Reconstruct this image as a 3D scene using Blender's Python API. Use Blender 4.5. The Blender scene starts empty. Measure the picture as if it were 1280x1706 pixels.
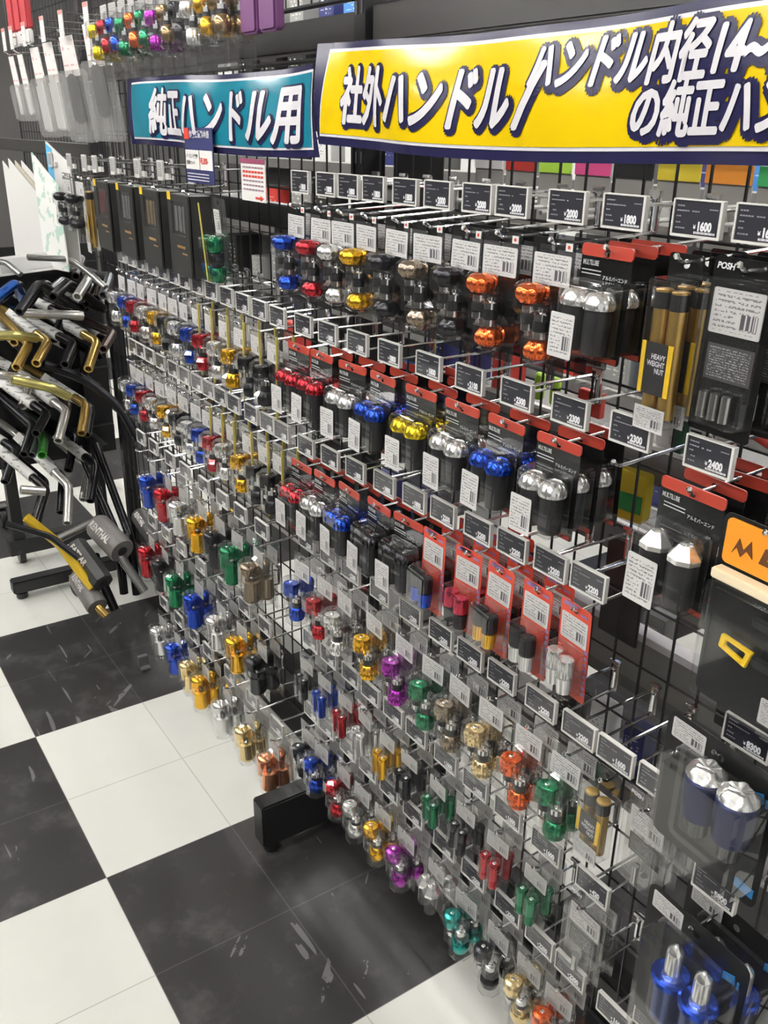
import bpy, bmesh, math, random
from mathutils import Vector, Matrix
random.seed(7)
C = bpy.context.scene.collection
sc = bpy.context.scene
PI = math.pi

# ------------------------------------------------------------------ camera
cam_d = bpy.data.cameras.new('camera')
cam = bpy.data.objects.new('camera', cam_d)
C.objects.link(cam)
yaw, pitch, roll = math.radians(55.918), math.radians(22.925), math.radians(0.8636)
fw = Vector((-math.sin(yaw)*math.cos(pitch), math.cos(yaw)*math.cos(pitch), -math.sin(pitch)))
rt = Vector((math.cos(yaw), math.sin(yaw), 0))
up = rt.cross(fw)
rt, up = math.cos(roll)*rt+math.sin(roll)*up, -math.sin(roll)*rt+math.cos(roll)*up
cam.matrix_world = Matrix(((rt.x, up.x, -fw.x, 0), (rt.y, up.y, -fw.y, 0), (rt.z, up.z, -fw.z, 1.54), (0, 0, 0, 1)))
cam_d.sensor_fit = 'VERTICAL'
cam_d.sensor_height = 36
cam_d.lens = 36*1511.78/1706
cam_d.clip_start = 0.02
sc.camera = cam

# ------------------------------------------------------------------ world, exposure
sc.view_settings.view_transform = 'Standard'
sc.view_settings.look = 'None'
sc.view_settings.gamma = 1
sc.view_settings.use_curve_mapping = False
sc.view_settings.exposure = 0.92
sc.cycles.transparent_max_bounces = 32
sc.cycles.max_bounces = 8
sc.cycles.caustics_reflective = False
sc.cycles.caustics_refractive = False
wd = bpy.data.worlds.new('world'); sc.world = wd; wd.use_nodes = True
wd.node_tree.nodes['Background'].inputs[0].default_value = (1, .99, .97, 1)
wd.node_tree.nodes['Background'].inputs[1].default_value = 0.4
TUBE = 26.0          # strength of the fluorescent tubes

# ------------------------------------------------------------------ materials
MATS = {}
def M(name, col=(.8, .8, .8), rough=.5, metal=0., spec=.5, emit=0., coat=0.):
    if name in MATS: return MATS[name]
    m = bpy.data.materials.new(name); m.use_nodes = True
    b = m.node_tree.nodes['Principled BSDF']
    b.inputs['Base Color'].default_value = (*col, 1)
    b.inputs['Roughness'].default_value = rough
    b.inputs['Metallic'].default_value = metal
    b.inputs['Specular IOR Level'].default_value = spec
    b.inputs['Coat Weight'].default_value = coat
    if emit:
        b.inputs['Emission Color'].default_value = (*col, 1)
        b.inputs['Emission Strength'].default_value = emit
    MATS[name] = m
    return m
class NT:
    """small helper for node maths"""
    def __init__(s, m):
        s.t = m.node_tree; s.b = s.t.nodes['Principled BSDF']
    def n(s, typ): return s.t.nodes.new(typ)
    def l(s, a, b): s.t.links.new(a, b)
    def val(s, sock, x):
        if isinstance(x, (int, float)): sock.default_value = x
        else: s.l(x, sock)
    def m(s, op, a, b=0., c=0.):
        k = s.n('ShaderNodeMath'); k.operation = op
        s.val(k.inputs[0], a); s.val(k.inputs[1], b); s.val(k.inputs[2], c)
        return k.outputs[0]
    def coord(s, kind='Object'):
        k = s.n('ShaderNodeTexCoord'); x = s.n('ShaderNodeSeparateXYZ'); s.l(k.outputs[kind], x.inputs[0])
        return k.outputs[kind], x.outputs
    def vec(s, x, y, z):
        k = s.n('ShaderNodeCombineXYZ'); s.val(k.inputs[0], x); s.val(k.inputs[1], y); s.val(k.inputs[2], z)
        return k.outputs[0]
    def noise(s, v, scale, detail=2., rough=.5):
        k = s.n('ShaderNodeTexNoise'); s.l(v, k.inputs['Vector']); k.inputs['Scale'].default_value = scale
        k.inputs['Detail'].default_value = detail; k.inputs['Roughness'].default_value = rough
        return k.outputs['Fac']
    def white(s, v):
        k = s.n('ShaderNodeTexWhiteNoise'); k.noise_dimensions = '3D'; s.l(v, k.inputs['Vector'])
        return k.outputs['Value']
    def mix(s, f, a, b):
        k = s.n('ShaderNodeMix'); k.data_type = 'RGBA'
        s.val(k.inputs['Factor'], f)
        for nm, q in (('A', a), ('B', b)):
            sk = [i for i in k.inputs if i.name == nm and i.type == 'RGBA'][0]
            if isinstance(q, tuple): sk.default_value = (*q, 1)
            else: s.l(q, sk)
        return [o for o in k.outputs if o.type == 'RGBA'][0]

def clear_mat(name, tint=(.95, .95, .95), haze=.008, rough=.04):
    """thin clear plastic: lets light through, reflects more at grazing angles, with a little milky haze"""
    if name in MATS: return MATS[name]
    m = bpy.data.materials.new(name); m.use_nodes = True
    t = m.node_tree; t.nodes.clear()
    o = t.nodes.new('ShaderNodeOutputMaterial'); tr = t.nodes.new('ShaderNodeBsdfTransparent')
    gl = t.nodes.new('ShaderNodeBsdfGlossy'); df = t.nodes.new('ShaderNodeBsdfDiffuse')
    m1 = t.nodes.new('ShaderNodeMixShader'); m2 = t.nodes.new('ShaderNodeMixShader')
    lw = t.nodes.new('ShaderNodeLayerWeight'); lw.inputs[0].default_value = .5
    pw = t.nodes.new('ShaderNodeMath'); pw.operation = 'POWER'; pw.inputs[1].default_value = 3.2
    mr = t.nodes.new('ShaderNodeMath'); mr.operation = 'MULTIPLY_ADD'; mr.inputs[1].default_value = .75; mr.inputs[2].default_value = .035
    tr.inputs[0].default_value = (*tint, 1); gl.inputs['Roughness'].default_value = rough
    gl.inputs[0].default_value = (.95, .95, .95, 1); df.inputs[0].default_value = (.85, .85, .84, 1)
    m1.inputs[0].default_value = haze
    L = t.links.new
    L(tr.outputs[0], m1.inputs[1]); L(df.outputs[0], m1.inputs[2])
    L(lw.outputs['Facing'], pw.inputs[0]); L(pw.outputs[0], mr.inputs[0]); L(mr.outputs[0], m2.inputs[0])
    L(m1.outputs[0], m2.inputs[1]); L(gl.outputs[0], m2.inputs[2]); L(m2.outputs[0], o.inputs[0])
    MATS[name] = m
    return m
CLEAR = clear_mat('clear_plastic')
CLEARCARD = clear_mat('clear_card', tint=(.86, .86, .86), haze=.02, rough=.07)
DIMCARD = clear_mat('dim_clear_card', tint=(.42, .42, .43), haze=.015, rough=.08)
SMOKE = clear_mat('smoke_card', tint=(.07, .07, .075), haze=.012, rough=.12)
CHROME = M('chrome', (.78, .78, .78), .12, 1.)
BLACKMETAL = M('black_metal', (.012, .012, .013), .42)
WIRE = M('black_wire', (.012, .012, .013), .35)
GREYMETAL = M('grey_metal', (.16, .155, .15), .4, .2)
DARKRAIL = M('dark_grey_rail', (.045, .043, .041), .4)
WHITEP = M('white_plastic', (.62, .61, .58), .4)
RUBBER = M('black_rubber', (.018, .018, .02), .35)
PALEMETAL = M('pale_metal', (.62, .62, .6), .25, 1.)
PAPER = M('paper', (.70, .69, .67), .6)
NAVY = M('navy_vinyl', (.016, .015, .06), .25)
YELLOW = M('yellow_vinyl', (.72, .50, .003), .14)
TEAL = M('teal_vinyl', (.012, .19, .27), .14)
WHITEV = M('white_vinyl', (.70, .68, .71), .2)
RED = M('red_print', (.62, .05, .03), .4)
BLACKP = M('black_print', (.02, .02, .02), .45)
GREYPRINT = M('grey_print', (.35, .35, .36), .5)
TAGFACE = M('tag_display', (.024, .024, .032), .28, 0, .6, coat=.8)
ANOD = dict(blue=(.015, .06, .42), red=(.42, .02, .03), silver=(.72, .72, .71), gold=(.78, .40, .02), black=(.035, .035, .04),
            titanium=(.30, .24, .18), orange=(.80, .13, .03), green=(.02, .20, .09), purple=(.33, .03, .34), teal=(.02, .30, .27),
            champagne=(.72, .56, .28), copper=(.78, .33, .18), yellow=(.85, .55, .02), pink=(.6, .05, .1), bronze=(.3, .2, .1), white=(.8, .8, .78))
def anod(c):
    return M('anodised_'+c, tuple(min(.95, q*1.3) for q in ANOD[c]), .18, .85)

def label_mat(name, base=(.57, .56, .55), ink=(.08, .08, .09), rows=9., barcode=True, dens=.52, ix=38.):
    """paper sticker: rows of unreadably small print and a bar code"""
    if name in MATS: return MATS[name]
    m = M(name, base, .45); k = NT(m)
    _, g = k.coord('Generated')
    x, z = g[0], g[2]
    r = k.m('MULTIPLY', z, rows); fr = k.m('FRACT', r)
    inrow = k.m('MULTIPLY', k.m('GREATER_THAN', fr, .3), k.m('LESS_THAN', fr, .75))
    w = k.white(k.vec(k.m('FLOOR', k.m('MULTIPLY', x, ix)), k.m('FLOOR', r), k.m('FLOOR', k.m('MULTIPLY', fr, 4.))))
    txt = k.m('MULTIPLY', inrow, k.m('LESS_THAN', w, dens))
    inside = k.m('MULTIPLY', k.m('GREATER_THAN', x, .06), k.m('LESS_THAN', x, .92))
    inside = k.m('MULTIPLY', inside, k.m('MULTIPLY', k.m('GREATER_THAN', z, .07), k.m('LESS_THAN', z, .94)))
    txt = k.m('MULTIPLY', txt, .75)
    if barcode:
        zone = k.m('MULTIPLY', k.m('GREATER_THAN', x, .5), k.m('MULTIPLY', k.m('GREATER_THAN', z, .18), k.m('LESS_THAN', z, .5)))
        bars = k.m('LESS_THAN', k.white(k.vec(k.m('FLOOR', k.m('MULTIPLY', x, 62.)), 3., 1.)), .52)
        txt = k.m('ADD', k.m('MULTIPLY', txt, k.m('SUBTRACT', 1., zone)), k.m('MULTIPLY', zone, bars))
    f = k.m('MULTIPLY', txt, inside)
    k.l(k.mix(f, base, ink), k.b.inputs['Base Color'])
    return m
LABEL = label_mat('sticker')
LABELDIM = label_mat('plain_sticker', (.42, .415, .40), (.18, .18, .18), 8.)
LABEL2 = label_mat('barcode_sticker', rows=12., ix=24.)
PRINT = label_mat('fine_print', (.06, .06, .06), (.5, .5, .5), 14., False, .4, 50.)
LABELBLUE = label_mat('navy_print', (.03, .035, .13), (.55, .55, .3), 7., False, .35, 14.)

def floor_mat():
    m = M('checker_vinyl_floor', (.8, .8, .8), .3); k = NT(m)
    v, g = k.coord('Object')
    X = k.m('DIVIDE', k.m('ADD', g[0], 1.609), .6); Y = k.m('DIVIDE', k.m('SUBTRACT', g[1], .36), .6)
    s = k.m('ADD', k.m('FLOOR', X), k.m('FLOOR', Y))
    odd = k.m('ABSOLUTE', k.m('MODULO', s, 2.))
    n1 = k.noise(v, 1.7, 4.); n2 = k.noise(v, 9., 5., .65)
    # pale scuffs: stretched noise in two directions, sparse
    mp = k.vec(k.m('MULTIPLY', g[0], 3.), k.m('MULTIPLY', g[1], 30.), 0.)
    mq = k.vec(k.m('MULTIPLY', k.m('ADD', g[0], g[1]), 24.), k.m('MULTIPLY', k.m('SUBTRACT', g[0], g[1]), 3.), 4.)
    sc1 = k.m('MULTIPLY', k.m('GREATER_THAN', k.noise(mp, 1., 2.), .665), k.m('GREATER_THAN', n1, .5))
    sc2 = k.m('MULTIPLY', k.m('GREATER_THAN', k.noise(mq, 1., 2.), .68), k.m('GREATER_THAN', n2, .5))
    scuff = k.m('MINIMUM', k.m('ADD', sc1, sc2), 1.)
    dust = k.m('MULTIPLY', k.m('MAXIMUM', k.m('SUBTRACT', n2, .52), 0.), .55)
    dark = k.mix(k.m('ADD', k.m('MULTIPLY', scuff, .3), dust), (.030, .0285, .029), (.42, .41, .40))
    light = k.mix(k.m('MULTIPLY', n2, .35), (.80, .80, .75), (.66, .66, .60))
    base = k.mix(odd, dark, light)
    # seams every 0.3 m
    def seam(c):
        f = k.m('FRACT', k.m('MULTIPLY', c, 2.))
        return k.m('LESS_THAN', k.m('MINIMUM', f, k.m('SUBTRACT', 1., f)), .0045)
    sm = k.m('MULTIPLY', k.m('MAXIMUM', seam(X), seam(Y)), .55)
    seamcol = k.mix(odd, (.12, .12, .12), (.35, .34, .31))
    k.l(k.mix(sm, base, seamcol), k.b.inputs['Base Color'])
    k.l(k.m('ADD', .22, k.m('MULTIPLY', n2, .28)), k.b.inputs['Roughness'])
    return m

# ------------------------------------------------------------------ mesh builder
class MB:
    def __init__(s): s.v, s.f, s.mi = [], [], []
    def add(s, vs, fs, mi=0):
        o = len(s.v); s.v += [tuple(p) for p in vs]
        s.f += [tuple(i+o for i in f) for f in fs]; s.mi += [mi]*len(fs)
        return s
    def box(s, c, d, mi=0, mat=None):
        x, y, z = d[0]/2, d[1]/2, d[2]/2
        vs = [Vector((sx*x, sy*y, sz*z)) for sz in (-1, 1) for sy in (-1, 1) for sx in (-1, 1)]
        if mat: vs = [mat @ p for p in vs]
        vs = [p+Vector(c) for p in vs]
        return s.add(vs, [(0, 2, 3, 1), (4, 5, 7, 6), (0, 1, 5, 4), (2, 6, 7, 3), (0, 4, 6, 2), (1, 3, 7, 5)], mi)
    def rod(s, a, b, r, seg=6, mi=0):
        return s.tube([a, b], r, seg, mi)
    def tube(s, path, r, seg=8, mi=0, cap=True, hollow=0.):
        P = [Vector(p) for p in path]; n = len(P); vs = []; fs = []
        T = []
        for i in range(n):
            t = (P[min(i+1, n-1)]-P[max(i-1, 0)])
            T.append(t.normalized())
        ref = Vector((0, 0, 1)) if abs(T[0].z) < .9 else Vector((1, 0, 0))
        u = T[0].cross(ref).normalized()
        R = r if isinstance(r, (list, tuple)) else [r]*n
        for i in range(n):
            if i: u = (u-T[i]*u.dot(T[i])).normalized()
            w = T[i].cross(u)
            for j in range(seg):
                a = 2*PI*j/seg
                vs.append(P[i]+(u*math.cos(a)+w*math.sin(a))*R[i])
        for i in range(n-1):
            for j in range(seg):
                k = (j+1) % seg
                fs.append((i*seg+j, i*seg+k, (i+1)*seg+k, (i+1)*seg+j))
        if cap:
            fs.append(tuple(range(seg))[::-1])
            if hollow:
                b = (n-1)*seg; o = len(vs); w = T[-1].cross(u)
                for dep in (0., .03):
                    for j in range(seg):
                        a = 2*PI*j/seg
                        vs.append(P[-1]-T[-1]*dep+(u*math.cos(a)+w*math.sin(a))*R[-1]*hollow)
                for j in range(seg):
                    k = (j+1) % seg
                    fs.append((b+j, b+k, o+k, o+j)); fs.append((o+j, o+k, o+seg+k, o+seg+j))
                fs.append(tuple(range(o+seg, o+2*seg)))
            else: fs.append(tuple(range((n-1)*seg, n*seg)))
        return s.add(vs, fs, mi)
    def lathe(s, prof, seg=20, c=(0, 0, 0), lobes=0, amp=0., mi=0, flip=False, lobe_z=None, phase=0.):
        vs = []; fs = []; n = len(prof)
        for r, z in prof:
            on = lobes and (lobe_z is None or lobe_z[0] <= z <= lobe_z[1])
            for j in range(seg):
                a = 2*PI*j/seg+phase
                q = r*(1-amp*(.5+.5*math.cos(lobes*a))) if on else r
                vs.append(Vector((q*math.cos(a), q*math.sin(a), -z if flip else z))+Vector(c))
        for i in range(n-1):
            for j in range(seg):
                k = (j+1) % seg
                q = (i*seg+j, i*seg+k, (i+1)*seg+k, (i+1)*seg+j)
                fs.append(q[::-1] if flip else q)
        a, b = tuple(range(seg)), tuple(range((n-1)*seg, n*seg))
        fs.append(a if flip else a[::-1]); fs.append(b[::-1] if flip else b)
        return s.add(vs, fs, mi)
    def prism(s, poly, y0, y1, mi=0):
        """outline in x,z pushed from y0 (front) to y1"""
        n = len(poly)
        vs = [(x, y0, z) for x, z in poly]+[(x, y1, z) for x, z in poly]
        fs = [tuple(range(n)), tuple(range(n, 2*n))[::-1]]
        fs += [((i+1) % n, i, i+n, (i+1) % n+n) for i in range(n)]
        return s.add(vs, fs, mi)
    def plate(s, outer, inner, y0, y1, mi=0):
        """a plate with a hole, both outlines in x,z"""
        bm = bmesh.new(); es = []
        for loop in (outer, inner):
            vv = [bm.verts.new((x, y0, z)) for x, z in loop]
            es += [bm.edges.new((vv[i], vv[(i+1) % len(vv)])) for i in range(len(vv))]
        bmesh.ops.triangle_fill(bm, use_beauty=True, edges=es)
        bm.verts.index_update()
        V = [tuple(q.co) for q in bm.verts]; F = [tuple(q.index for q in f.verts) for f in bm.faces]
        bm.free()
        n = len(V)
        s.add(V+[(x, y1, z) for x, y, z in V], F+[tuple(i+n for i in f[::-1]) for f in F], mi)
        o = 0
        base = len(s.v)-2*n
        for loop in (outer, inner):
            m = len(loop)
            s.f += [(base+o+i, base+o+(i+1) % m, base+n+o+(i+1) % m, base+n+o+i) for i in range(m)]; s.mi += [mi]*m
            o += m
        return s
    def mesh(s, name, mats, sharp=35, bevel=0.):
        me = bpy.data.meshes.new(name); me.from_pydata(s.v, [], s.f)
        for m in (mats if isinstance(mats, (list, tuple)) else [mats]): me.materials.append(m)
        for p, i in zip(me.polygons, s.mi): p.material_index = i
        bm = bmesh.new(); bm.from_mesh(me)
        bmesh.ops.recalc_face_normals(bm, faces=bm.faces)
        if bevel:
            bmesh.ops.bevel(bm, geom=[e for e in bm.edges if e.is_manifold and e.calc_face_angle(0) > .7], offset=bevel, segments=2, affect='EDGES', clamp_overlap=True)
        bm.to_mesh(me); bm.free()
        for p in me.polygons: p.use_smooth = True
        me.set_sharp_from_angle(angle=math.radians(sharp))
        me.update()
        return me

def rrect(x0, z0, x1, z1, r, n=4):
    pts = []
    for cx, cz, a0 in ((x1-r, z1-r, 0), (x0+r, z1-r, 90), (x0+r, z0+r, 180), (x1-r, z0+r, 270)):
        for i in range(n+1):
            a = math.radians(a0+90*i/n); pts.append((cx+r*math.cos(a), cz+r*math.sin(a)))
    return pts
def hole(cx, cz, r, n=10):
    return [(cx+r*math.cos(2*PI*i/n), cz+r*math.sin(2*PI*i/n)) for i in range(n)]
def fillet(pts, rad, n=5):
    P = [Vector(p) for p in pts]; out = [P[0]]
    for i in range(1, len(P)-1):
        a, b, c = P[i-1], P[i], P[i+1]
        r = min(rad, (a-b).length*.45, (c-b).length*.45)
        p, q = b+(a-b).normalized()*r, b+(c-b).normalized()*r
        for k in range(n+1):
            t = k/n; out.append(p*(1-t)**2+b*2*t*(1-t)+q*t*t)
    out.append(P[-1])
    return out

# ------------------------------------------------------------------ objects
def put(name, me, parent=None, loc=(0, 0, 0), rot=(0, 0, 0), label=None):
    o = bpy.data.objects.new(name, me); C.objects.link(o)
    o.location = loc; o.rotation_euler = rot
    if parent: o.parent = parent
    if label: o['label'] = label
    return o
def tag(o, label, cat, group=None, kind=None):
    if label: o['label'] = label
    if cat: o['category'] = cat
    if group: o['group'] = group
    if kind: o['kind'] = kind
    return o
def thing(name, label, cat, loc=(0, 0, 0), group=None, rot=(0, 0, 0)):
    o = bpy.data.objects.new(name, None); C.objects.link(o)
    o.empty_display_size = .02
    o.location = loc; o.rotation_euler = rot
    return tag(o, label, cat, group)
def struct(name, mb, m, bevel=0.):
    o = put(name, mb.mesh(name, m, bevel=bevel)); o['kind'] = 'structure'; return o
_cache = {}
def cached(key, fn):
    if key not in _cache: _cache[key] = fn()
    return _cache[key]
def build(proto, parent):
    """proto: (name, mesh, loc, label, [children])"""
    for nm, me, loc, lab, kids in proto:
        o = put(nm, me, parent, loc, label=lab)
        if kids: build(kids, o)

def text_geo(body, size, off=0., shear=0., align='LEFT', lead=1.):
    """outline text -> (verts in x,z ; faces)"""
    def mk():
        cu = bpy.data.curves.new('t', 'FONT'); cu.body = body; cu.size = size; cu.offset = off; cu.shear = shear
        cu.align_x = align; cu.resolution_u = 3; cu.space_line = lead
        o = bpy.data.objects.new('t', cu); C.objects.link(o)
        bpy.context.view_layer.update()
        me = bpy.data.meshes.new_from_object(o.evaluated_get(bpy.context.evaluated_depsgraph_get()))
        V = [(v.co.x, v.co.y) for v in me.vertices]; F = [tuple(p.vertices) for p in me.polygons]
        bpy.data.objects.remove(o); bpy.data.curves.remove(cu); bpy.data.meshes.remove(me)
        return V, F
    return cached(('text', body, size, off, shear, align, lead), mk)
def add_text(mb, body, size, x, z, y, off=0., shear=0., align='LEFT', mi=0, sx=1., warp=None, lead=1.):
    V, F = text_geo(body, size, off, shear, align, lead)
    vs = [(x+a*sx, y, z+b) for a, b in V]
    if warp: vs = [warp(p) for p in vs]
    return mb.add(vs, F, mi)

def add_bold(mb, body, size, x, z, y, d, n=8, **kw):
    """thick lettering: the same outlines repeated around a small circle"""
    for i in range(n): add_text(mb, body, size, x+d*math.cos(2*PI*i/n), z+d*math.sin(2*PI*i/n), y, **kw)
    return add_text(mb, body, size, x, z, y, **kw)

# ------------------------------------------------------------------ room
TIP, MESH = 0.79, 0.945            # y of the hook tips and of the black wire panels
struct('floor', MB().box((-4, 0, -.03), (16, 14, .06)), floor_mat())
struct('ceiling', MB().box((-4, 0, 2.93), (16, 14, .06)), M('ceiling_paint', (.75, .74, .70), .8))
struct('wall_back', MB().box((-4, 5.6, 1.45), (16, .1, 2.9)), M('wall_paint', (.36, .35, .33), .8))
struct('wall_left', MB().box((-9.5, 0, 1.45), (.1, 11, 2.9)), M('far_wall_paint', (.16, .155, .15), .8))
struct('unseen_front_wall', MB().box((-3, -2.3, .95), (13, .12, 1.9)), M('dark_reflection_wall', (.05, .048, .046), .6))  # unseen wall across the aisle, added to keep reflections in plastic and metal dark
for i, (x, y) in enumerate([(x, y) for y in (-5.2, -2.0, -.45, 2.0, 3.6) for x in (-6.6, -5.2, -3.8, -2.4, -1.0, .4)]):
    near = ['farthest behind', 'over the counter side', 'over the tiled aisle', 'over the next aisle', 'along the back wall'][[-5.2, -2.0, -.45, 2.0, 3.6].index(y)]
    t = thing('ceiling_light', 'long white fluorescent ceiling light in the row '+near, 'light', (x, y, 2.9), 'fluorescent ceiling lights')
    put('housing', cached('lh', lambda: MB().box((0, 0, -.025), (1.28, .16, .05)).mesh('housing', M('lamp_white', (.8, .8, .8), .5), bevel=.01)), t)
    put('tube', cached('lt', lambda: MB().tube([(-.6, -.04, -.065), (.6, -.04, -.065)], .014, 8).tube([(-.6, .04, -.065), (.6, .04, -.065)], .014, 8).mesh('tube', M('lamp_tube', (1, .985, .955), .5, emit=TUBE))), t)

# ------------------------------------------------------------------ wire panels, posts, rails, feet
def wire_panel(x0, x1, z0, z1, label, y=MESH, dx=.05, dz=.1):
    t = thing('wire_panel', label, 'wire panel', (x0, y, z0), 'black wire display panels')
    w, h = x1-x0, z1-z0
    f = MB()
    for a, b in (((0, 0, 0), (w, 0, 0)), ((0, 0, h), (w, 0, h)), ((0, 0, 0), (0, 0, h)), ((w, 0, 0), (w, 0, h))):
        f.rod(a, b, .005, 6)
    put('frame', f.mesh('frame', WIRE), t)
    g = MB()
    for i in range(1, int(w/dx)+1):
        if i*dx < w-.01: g.rod((i*dx, 0, 0), (i*dx, 0, h), .0021, 5)
    for i in range(1, int(h/dz)+1):
        if i*dz < h-.01: g.rod((0, .004, i*dz), (w, .004, i*dz), .0021, 5)
    put('wire_grid', g.mesh('wire_grid', WIRE), t)
    return t
wire_panel(-3.06, -1.515, .12, 1.655, 'black wire grid panel of the far bay, left of the middle post')
wire_panel(-1.475, .05, .12, 1.655, 'black wire grid panel of the near bay, behind the yellow banner')
wire_panel(-3.06, -1.515, 1.745, 2.6, 'black wire grid panel high up behind the colourful packs')
wire_panel(-1.475, .05, 1.745, 2.6, 'black wire grid panel high up above the yellow banner')
wire_panel(-5.2, -3.12, .3, 2.4, 'black wire grid panel farthest away, behind the handlebars', y=1.25)

def post(x, y, h, label):
    m = MB().box((0, 0, h/2), (.035, .045, h))
    for k in range(int(h/.06)): m.box((-.009, -.0235, .05+k*.06), (.004, .002, .02), 1); m.box((.009, -.0235, .05+k*.06), (.004, .002, .02), 1)
    o = put('rack_post', m.mesh('rack_post', [BLACKMETAL, M('slot_grey', (.1, .1, .1), .5)]), None, (x, y, 0))
    tag(o, label, 'post', 'black slotted rack posts')
post(-1.495, .968, 2.6, 'black slotted post between the far and near wire bays')
post(-3.085, .968, 2.3, 'black slotted post at the far end, beside the handlebars')
post(.08, .968, 2.6, 'black slotted post at the near end of the rack')
def rail(x0, x1, y, z, d, hgt, m, label, name='rack_rail'):
    o = put(name, MB().box(((x0+x1)/2, 0, 0), (x1-x0, d, hgt)).mesh(name, m, bevel=.003), None, (0, y, z))
    tag(o, label, 'rail', 'horizontal rack rails')
rail(-3.06, -1.52, .975, 1.70, .04, .055, DARKRAIL, 'grey metal rail above the teal banner')
rail(-1.47, .06, .975, 1.705, .04, .06, DARKRAIL, 'grey metal rail above the yellow banner')
rail(-5.0, -3.12, 1.0, 1.455, .04, .045, DARKRAIL, 'grey metal rail at the far left behind the hanging pouches')
rail(-3.06, -1.52, .985, .155, .05, .07, BLACKMETAL, 'black bottom rail of the far bay')
rail(-1.47, .06, .985, .155, .05, .07, BLACKMETAL, 'black bottom rail of the near bay')
rail(-3.06, -1.52, .975, 1.36, .03, .05, BLACKMETAL, 'black rail behind the dark boxed sets')
def foot(x, y0, y1, label, hgt=.07):
    t = thing('floor_stand', label, 'rack foot', (x, y0, 0), 'black rack feet')
    put('beam', MB().box((0, (y1-y0)/2, .026+hgt/2), (.05, y1-y0, hgt)).mesh('beam', BLACKMETAL, bevel=.004), t)
    for yy in (.03, y1-y0-.03): put('pad', MB().lathe([(.018, 0), (.02, .004), (.02, .02), (.012, .026)], 12).mesh('pad', RUBBER), t, (0, yy, 0))
foot(-1.495, .68, 1.25, 'black rack foot on the tiles under the near bay', .115)
foot(-3.05, .50, 1.25, 'black rack foot reaching onto the white tile under the handlebars', .045)
foot(.08, .68, 1.25, 'black rack foot at the near end')

# ------------------------------------------------------------------ banners
def banner(x0, x1, z0, z1, field, fx, label, texts, ph, cat='banner'):
    """glossy vinyl banner: navy sheet, coloured field with a white border, outlined lettering"""
    t = thing('banner', label, cat, (x0, TIP-.012, z0), 'hanging vinyl banners')
    w, h = x1-x0, z1-z0
    def warp(p):
        x, y, z = p
        s = x/w
        return (x, y+.006*math.sin(x*9+ph+z*5)+.005*math.sin(x*23+ph*2+z*14)-.012*math.sin(PI*max(0, min(1, z/h)))*.5, z+.004*math.sin(x*6.5+ph)-.003*math.sin(PI*max(0, min(1, s))))
    def sheet(lft, rgt, zb, zt, y, m, name, th=False):
        n = 60; mb = MB(); vs = []; fs = []
        for i in range(n+1):
            for j in range(7):
                u = j/6
                vs.append(warp((lft(u)*(1-i/n)+rgt(u)*i/n, y, zb+(zt-zb)*u)))
        for i in range(n):
            for j in range(6): fs.append((i*7+j, (i+1)*7+j, (i+1)*7+j+1, i*7+j+1))
        mb.add(vs, fs)
        return put(name, mb.mesh(name, m, sharp=180), t)
    sheet(lambda u: 0, lambda u: w, 0, h, 0, NAVY, 'vinyl_sheet')
    a, b, sl = fx
    def L(u): return a+sl*u
    def Rr(u): return w-b+sl*u
    sheet(lambda u: L(u)-.004, lambda u: Rr(u)+.004, h*.085, h*.94, -.0012, WHITEV, 'white_border')
    sheet(L, Rr, h*.115, h*.91, -.0022, field, 'colour_field')
    o = MB(); wmb = MB()
    for body, size, x, z, sh, sx in texts:
        add_bold(o, body, size, x+.0022, z-.0022, -.0034, .0085, 14, shear=sh, sx=sx)
        add_bold(wmb, body, size, x, z, -.0046, size*.032, 8, shear=sh, sx=sx)
    for mb, m, nm in ((o, NAVY, 'letter_outline'), (wmb, WHITEV, 'lettering')):
        bm = bmesh.new(); V = [bm.verts.new(v) for v in mb.v]
        for f in mb.f:
            try: bm.faces.new([V[i] for i in f])
            except ValueError: pass
        bmesh.ops.triangulate(bm, faces=bm.faces)
        bmesh.ops.subdivide_edges(bm, edges=[e for e in bm.edges if e.calc_length() > .03], cuts=2, use_grid_fill=False)
        me = bpy.data.meshes.new(nm)
        for v in bm.verts: v.co = warp(v.co)
        bm.to_mesh(me); bm.free(); me.materials.append(m)
        put(nm, me, t)
    return t
banner(-2.235, -1.365, 1.496, 1.632, TEAL, (.025, .02, .022), 'teal banner with white Japanese lettering hanging left of the yellow one',
       [('純正ハンドル用', .096, .155, .031, .22, 1.0)], .4)
banner(-1.352, -.25, 1.512, 1.654, YELLOW, (.014, .02, .028), 'long yellow banner with white Japanese lettering on navy outlines',
       [('社外ハンドル', .080, .074, .040, .34, .80), ('/', .094, .468, .038, .52, .9), ('ハンドル内径14~18', .056, .492, .080, .28, .735), ('の純正ハンドル用', .054, .640, .030, .28, .735)], 2.1)

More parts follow.
